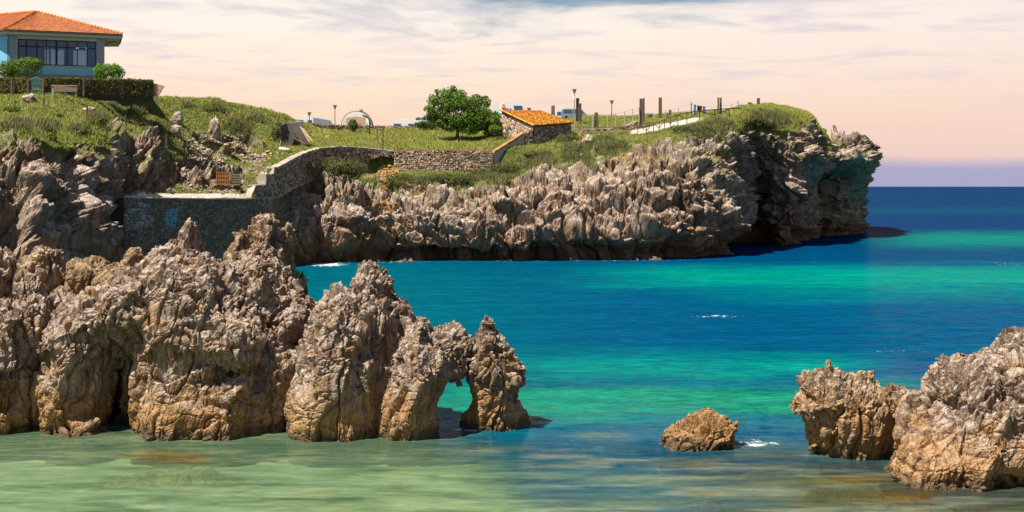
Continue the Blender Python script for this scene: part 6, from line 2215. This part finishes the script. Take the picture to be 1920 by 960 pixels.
def fig_tree():
    Y = 187.0
    b = P(858, 252, Y)
    root = thing('fig_tree', 'broad bright green fig tree standing left of the hut', 'tree', b)
    s = Y / F
    rg = random.Random(9)
    trunk = MB().tube([b - [0, 0, .4], b + [0, 0, .6], b + [.1, 0, 1.5]], [.26, .20, .16], 8)
    for k, (px, py) in enumerate([(812, 205), (830, 185), (850, 175), (872, 180), (895, 190), (915, 205), (930, 222), (880, 210), (840, 215)]):
        e = P(px, py, Y + rg.uniform(-1.6, 1.6))
        m_ = b + (e - b) * .45 + [rg.uniform(-.3, .3), rg.uniform(-.3, .3), .35]
        trunk.tube([b + [0, 0, rg.uniform(.1, 1.2)], m_, e], [.12, .08, .03], 6)
    trunk.build('trunk', M_WOOD, root, smoothf=True)
    bl = []
    for px, py, r_ in [(806, 205, 11), (800, 222, 7), (818, 190, 15), (838, 178, 15), (862, 176, 15), (845, 200, 19), (872, 196, 19), (895, 188, 15), (912, 194, 11), (905, 212, 19), (925, 222, 16), (935, 232, 10), (880, 222, 22),
                       (855, 222, 18), (828, 212, 14), (890, 240, 16), (920, 240, 13), (868, 240, 14), (845, 238, 13), (830, 232, 11), (905, 236, 16), (855, 190, 20), (812, 215, 12), (822, 228, 11), (838, 224, 15), (862, 232, 16), (884, 242, 14), (915, 246, 12), (940, 240, 10), (885, 205, 22), (900, 225, 20), (835, 200, 17), (935, 244, 10), (815, 225, 9), (848, 166, 8), (822, 172, 7), (908, 182, 6)]:
        for q in range(2):
            c = P(px + rg.uniform(-3, 3), py + rg.uniform(-3, 3), Y + (-1 if q else 1) * r_ * s * rg.uniform(.2, 1.0))
            bl.append((c, np.array([r_ * s, r_ * s, r_ * s * .85]) * rg.uniform(.75, 1.0)))
    cloud_part('crown', root, root, bl, 23000, .14, (.05, .115, .013), (.18, .29, .034), 5, shell=.45)


fig_tree()


def shrub(name, label, px, py, w, h, Y, n, size, c0, c1, seed, cat='shrub', stem=True, flowers=0, lumps=7, group=None, up=0.0):
    s = Y / F
    b = P(px, py + h / 2, Y)
    root = thing(name, label, cat, b, group=group)
    rg = random.Random(seed)
    c = P(px, py, Y)
    rx, rz = w / 2 * s, h / 2 * s
    bl = [(c, np.array([rx, min(rx, rz * 1.3), rz]) * .93)]
    for k in range(lumps):
        a = rg.uniform(0, 2 * math.pi)
        e = rg.uniform(-.2, 1)
        bl.append((c + [rx * .5 * math.cos(a), rx * .5 * math.sin(a), rz * .5 * e], np.array([rx, rx, rz]) * rg.uniform(.38, .55)))
    cloud_part('foliage', root, root, bl, n, size, c0, c1, seed)
    if stem:
        m = MB().tube([b - [0, 0, .6 + up], c], [.07, .04], 7)
        for k in range(4):
            a = 2 * math.pi * k / 4 + .5
            m.tube([b - [0, 0, .2], c + [rx * .5 * math.cos(a), rx * .5 * math.sin(a), rz * .2]], [.045, .02], 5)
        m.build('stem', M_WOOD, root)
    if flowers:
        rgn = np.random.default_rng(seed)
        for k in range(flowers):
            a = rgn.uniform(math.pi * 1.05, math.pi * 1.95)
            e = rgn.uniform(-.6, .9)
            f = c + [rx * .98 * math.cos(a) * math.sqrt(max(0, 1 - e * e * .8)), rx * .98 * math.sin(a) * math.sqrt(max(0, 1 - e * e * .8)), rz * e * .9]
            mm = MB()
            for q in range(3):
                d = rgn.normal(size=3) * .05
                mm.tube([f + d - [0, 0, .05], f + d, f + d + [0, 0, .05]], [.03, .09, .03], 6, (1, 1, 1))
            mm.build('flower', M_FLOWER, root)
    return root


M_FLOWER = tinted('pink_flower', (0.62, 0.17, 0.16), rough=.7)
shrub('round_tree', 'small round topped tree on a thin stem by the gate', 52, 126, 58, 42, 142.5, 2600, .10, (.06, .12, .014), (.20, .29, .045), 3, 'tree', True, 0, 8, up=1.6)
shrub('hydrangea', 'hydrangea bush with pink flowers at the picture edge', 8, 134, 66, 44, 143.6, 2600, .10, (.055, .12, .014), (.16, .27, .03), 4, 'shrub', True, 9, 7)
shrub('round_shrub', 'dense round green shrub at the corner of the house', 203, 140, 60, 46, 146.5, 3000, .10, (.06, .13, .012), (.19, .31, .03), 5, 'shrub', True, 0, 8)
shrub('flower_plant', 'low flowering plant at the far end of the hedge', 243, 152, 26, 12, 146.6, 500, .09, G0, G1, 6, 'plant', False, 5, 4)
shrub('dark_bush', 'low dark green bush left of the fig tree by the dry stone wall', 800, 235, 46, 20, 202.0, 1800, .13, (.03, .075, .012), (.10, .18, .025), 7)
shrub('grass_clump', 'upright green clump before the dome tent', 662, 235, 20, 26, 199.0, 1100, .12, (.05, .10, .025), (.13, .19, .05), 8, 'plant', False)
shrub('heath_bush', 'large olive heath mound below the curved wall', 648, 318, 92, 52, 160.5, 7000, .10, (.06, .085, .022), (.17, .17, .055), 9, 'shrub', False, 0, 10)
shrub('green_bush', 'bright green bush at the foot of the hut buttress', 928, 243, 26, 18, 184.0, 900, .12, (.06, .13, .015), (.20, .30, .04), 12, 'shrub', False)
for i, (px, py, w, h, lab) in enumerate([(760, 342, 90, 36, 'olive bush below the broken wall end'), (850, 338, 100, 32, 'wide olive bush below the rubble retaining wall'), (950, 318, 70, 36, 'olive bush under the concrete wall'),
                                         (1010, 296, 60, 34, 'olive bush below the hut front wall'), (1075, 262, 44, 18, 'dry bush beside the start of the railing'), (1130, 262, 60, 18, 'low bush under the railing left of the ramp'),
                                         (1290, 246, 70, 22, 'low bush on the slope under the climbing railing'), (100, 218, 36, 16, 'leafy bush on the hill below the garden gate'), (95, 262, 26, 30, 'bright leafy bush trailing down to the rocks'),
                                         (20, 208, 40, 20, 'leafy bush by the stake at the picture edge'), (940, 262, 30, 16, 'small bush behind the brick topped wall')]):
    g = ground_at(px, py)
    br = i in (7, 8, 9)
    shrub('heath_bush', lab, px, py, w, h, g[1] + .6, int(w * h * 1.1), .11, (.06, .11, .015) if br else (.055, .080, .022), (.20, .26, .03) if br else (.165, .165, .055), 40 + i, 'shrub', False, 0, 9)


def hedge(label, px0, px1, Y0, Y1, pt0, pt1, pb0, pb1, seed, n):
    a0, a1 = P(px0, pb0, Y0), P(px1, pb1, Y1)
    t0, t1 = P(px0, pt0, Y0), P(px1, pt1, Y1)
    root = thing('hedge', label, 'hedge', (a0 + a1) / 2, group='garden hedges')
    rg = np.random.default_rng(seed)
    dp = 1.0
    dn = (a1 - a0) * [1, 1, 0]; dn /= np.linalg.norm(dn)
    back = np.array([-dn[1], dn[0], 0]) * dp
    sh = np.array([0, 0, .12])
    i0 = back * .12
    MB().hexa([a0 + i0 - [0, 0, .6], a1 + i0 - [0, 0, .6], a1 + back * .88 - [0, 0, .6], a0 + back * .88 - [0, 0, .6]], [t0 + i0 - sh, t1 + i0 - sh, t1 + back * .88 - sh, t0 + back * .88 - sh]).build('twigs', M_HEDGEC, root)
    f = rg.random(n)
    face = rg.random(n)
    z = rg.random(n)
    b = a0 + (a1 - a0) * f[:, None]
    t_ = t0 + (t1 - t0) * f[:, None]
    front = face < .72
    pts = np.where(front[:, None], b + (t_ - b) * z[:, None] + back * (rg.random(n) ** 2 * .18)[:, None], t_ + back * rg.random(n)[:, None] - [0, 0, .06])
    pts += rg.normal(0, .045, (n, 3))
    pts[:, 2] += .10 * perlin(pts / .9)
    nr = np.where(front[:, None], -back / dp, np.array([[0, 0, 1.0]]))
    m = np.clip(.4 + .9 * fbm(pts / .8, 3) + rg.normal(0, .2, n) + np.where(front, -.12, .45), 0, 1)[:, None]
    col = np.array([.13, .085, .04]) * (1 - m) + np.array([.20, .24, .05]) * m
    pk = rg.random(n) < .012
    col[pk] = (.42, .18, .14)
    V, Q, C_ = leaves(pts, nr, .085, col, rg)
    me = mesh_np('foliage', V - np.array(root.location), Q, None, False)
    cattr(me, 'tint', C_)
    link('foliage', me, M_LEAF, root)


M_HEDGEC = tinted('hedge_twigs', (.055, .04, .02))
hedge('long clipped brownish hedge below the glazed house front', 83, 288, 140.9, 146.3, 145.5, 149.5, 173, 181, 1, 8500)
hedge('short clipped hedge left of the small green gate', -30, 52, 141.6, 140.9, 145, 145.5, 171, 172, 2, 3200)


# ------------------------------------------------------------------ loose stone
def stones(name, label, spots, n, smin, smax, seed, cols, flat=.7):
    """spots: (column, row, half width, half height); loose stones lying on the ground, one heap"""
    rg = np.random.default_rng(seed)
    V, Q, C_ = [], [], []
    off = 0
    cube = np.array([[-1, -1, -1], [1, -1, -1], [1, 1, -1], [-1, 1, -1], [-1, -1, 1], [1, -1, 1], [1, 1, 1], [-1, 1, 1]], float)
    qf = np.array([(3, 2, 1, 0), (4, 5, 6, 7), (0, 1, 5, 4), (1, 2, 6, 5), (2, 3, 7, 6), (3, 0, 4, 7)])
    for cxp, cyp, w, h in spots:
        q = ((np_px - cxp) / w) ** 2 + ((np_py - cyp) / h) ** 2
        cand = np.flatnonzero((q < 1) & (TV2[:, 1] < 205))
        if len(cand) == 0:
            continue
        k = rg.choice(cand, n)
        for i in k:
            s = rg.uniform(smin, smax) * rg.uniform(.6, 1.2)
            A = rg.normal(size=(3, 3))
            qm, _ = np.linalg.qr(A)
            v = cube * (1 + rg.uniform(-.35, .25, (8, 3))) * s * np.array([1, rg.uniform(.6, 1), rg.uniform(.45, .8)])
            v = v @ qm.T
            v[:, 2] *= flat
            V.append(v + TV2[i] + [rg.normal(0, .08), rg.normal(0, .08), s * .12])
            Q.append(qf + off)
            off += 8
            c = np.array(cols[rg.integers(len(cols))]) * rg.uniform(.7, 1.25)
            C_.append(np.tile(c, (8, 1)))
    me = mesh_np(name, np.concatenate(V), np.concatenate(Q), None, False)
    cattr(me, 'tint', np.concatenate(C_))
    tag(link(name, me, M_LOOSE), label, kind='stuff')


shrub('heath_bush', 'grassy bush overgrowing the top of the ruined shelter', 541, 233, 52, 16, 170.5, 2200, .10, (.10, .14, .025), (.26, .28, .055), 61, 'shrub', False, 0, 9)
shrub('heath_bush', 'dark bush crowding the hill side of the ruined shelter', 519, 250, 24, 34, 167.2, 1500, .10, (.06, .085, .022), (.18, .19, .05), 62, 'shrub', False, 0, 8)
M_LOOSE = tinted('loose_stone', (1, 1, 1), scale=3, var=.2)
PINK = [(.46, .37, .30), (.40, .30, .22), (.52, .43, .35), (.33, .24, .17)]
OCH = [(.50, .28, .08), (.42, .22, .06), (.55, .36, .14), (.48, .33, .18)]
stones('rubble', 'pinkish rubble strewn on the hillside above the sea wall', [(375, 262, 26, 18), (372, 285, 22, 14), (420, 262, 24, 10), (405, 290, 26, 16), (450, 268, 14, 14), (462, 292, 16, 14), (482, 300, 14, 12), (330, 232, 10, 14), (485, 318, 20, 10), (400, 352, 60, 10), (350, 335, 34, 20)], 190, .05, .20, 3, PINK)
stones('scree', 'ochre scree spilling from the broken wall', [(716, 384, 30, 18), (735, 345, 24, 12), (726, 322, 20, 12)], 330, .07, .20, 4, OCH)
stones('scree', 'pale broken stone below the ochre scree', [(740, 402, 50, 8), (690, 400, 40, 10)], 160, .08, .22, 5, PINK)
stones('rubble', 'scattered stones on the slope below the railing', [(1100, 262, 30, 8), (1090, 285, 30, 14), (1180, 285, 60, 12), (580, 252, 10, 6), (607, 252, 12, 6), (505, 292, 20, 10)], 40, .08, .24, 6, PINK + OCH)


def hill_rock(px, py, w, h, label, seed):
    g = ground_at(px, py + h / 2)
    Y = g[1] + .2
    s = Y / F
    c = P(px, py, Y)
    n1, n2 = 22, 30
    th, ph = np.meshgrid(np.linspace(0.02, math.pi - .02, n1), np.linspace(0, 2 * math.pi, n2, endpoint=False), indexing='ij')
    d = np.stack([np.sin(th) * np.cos(ph), np.sin(th) * np.sin(ph), np.cos(th)], -1).reshape(-1, 3)
    v = d * np.array([w / 2 * s, w / 2 * s * .8, h * .62 * s])
    f1, f2, va, pl = worley(v / (.35 * w * s) + seed, seed)
    r_ = 1 + .25 * fbm(v / (w * s * .5) + seed, 3) + .30 * pl + .10 * va - .12 * (1 - smooth(0, .12, f2 - f1))
    v = v * r_[:, None] + c - [0, 0, .1 * h * s]
    ii = np.arange(n1 * n2).reshape(n1, n2)
    j = np.roll(ii, -1, 1)
    Q = np.stack([ii[:-1], ii[1:], j[1:], j[:-1]], -1).reshape(-1, 4)
    tag(link('rock', mesh_np('rock', v, Q), M_HROCK), label, 'rock', 'rocks on the grassy hill')


M_HROCK = rock_mat('hill_limestone', (0.54, 0.45, 0.37), (0.33, 0.25, 0.18), (0.14, 0.10, 0.07), (0.42, 0.24, 0.09), s=0.7, ochre_top=0.5, ochre_amt=0.4)
hill_rock(57, 184, 26, 14, 'pale rock in the grass left of the garden gate steps', 3)
hill_rock(167, 206, 24, 11, 'light rock behind the rope fence post on the hill', 5)
hill_rock(333, 222, 20, 22, 'upright pale rock high on the hill', 7)
hill_rock(328, 244, 24, 20, 'darker rock below the upright pale rock', 9)
hill_rock(402, 241, 24, 34, 'tall shaded rock on the hill right of the pale ones', 11)
hill_rock(1104, 263, 22, 20, 'pale crag in the grass under the railing', 13)
hill_rock(742, 378, 20, 30, 'dark upright rock beside the ochre scree', 15)
hill_rock(548, 230, 40, 7, 'flat pale rock capping the ruined shelter', 17)
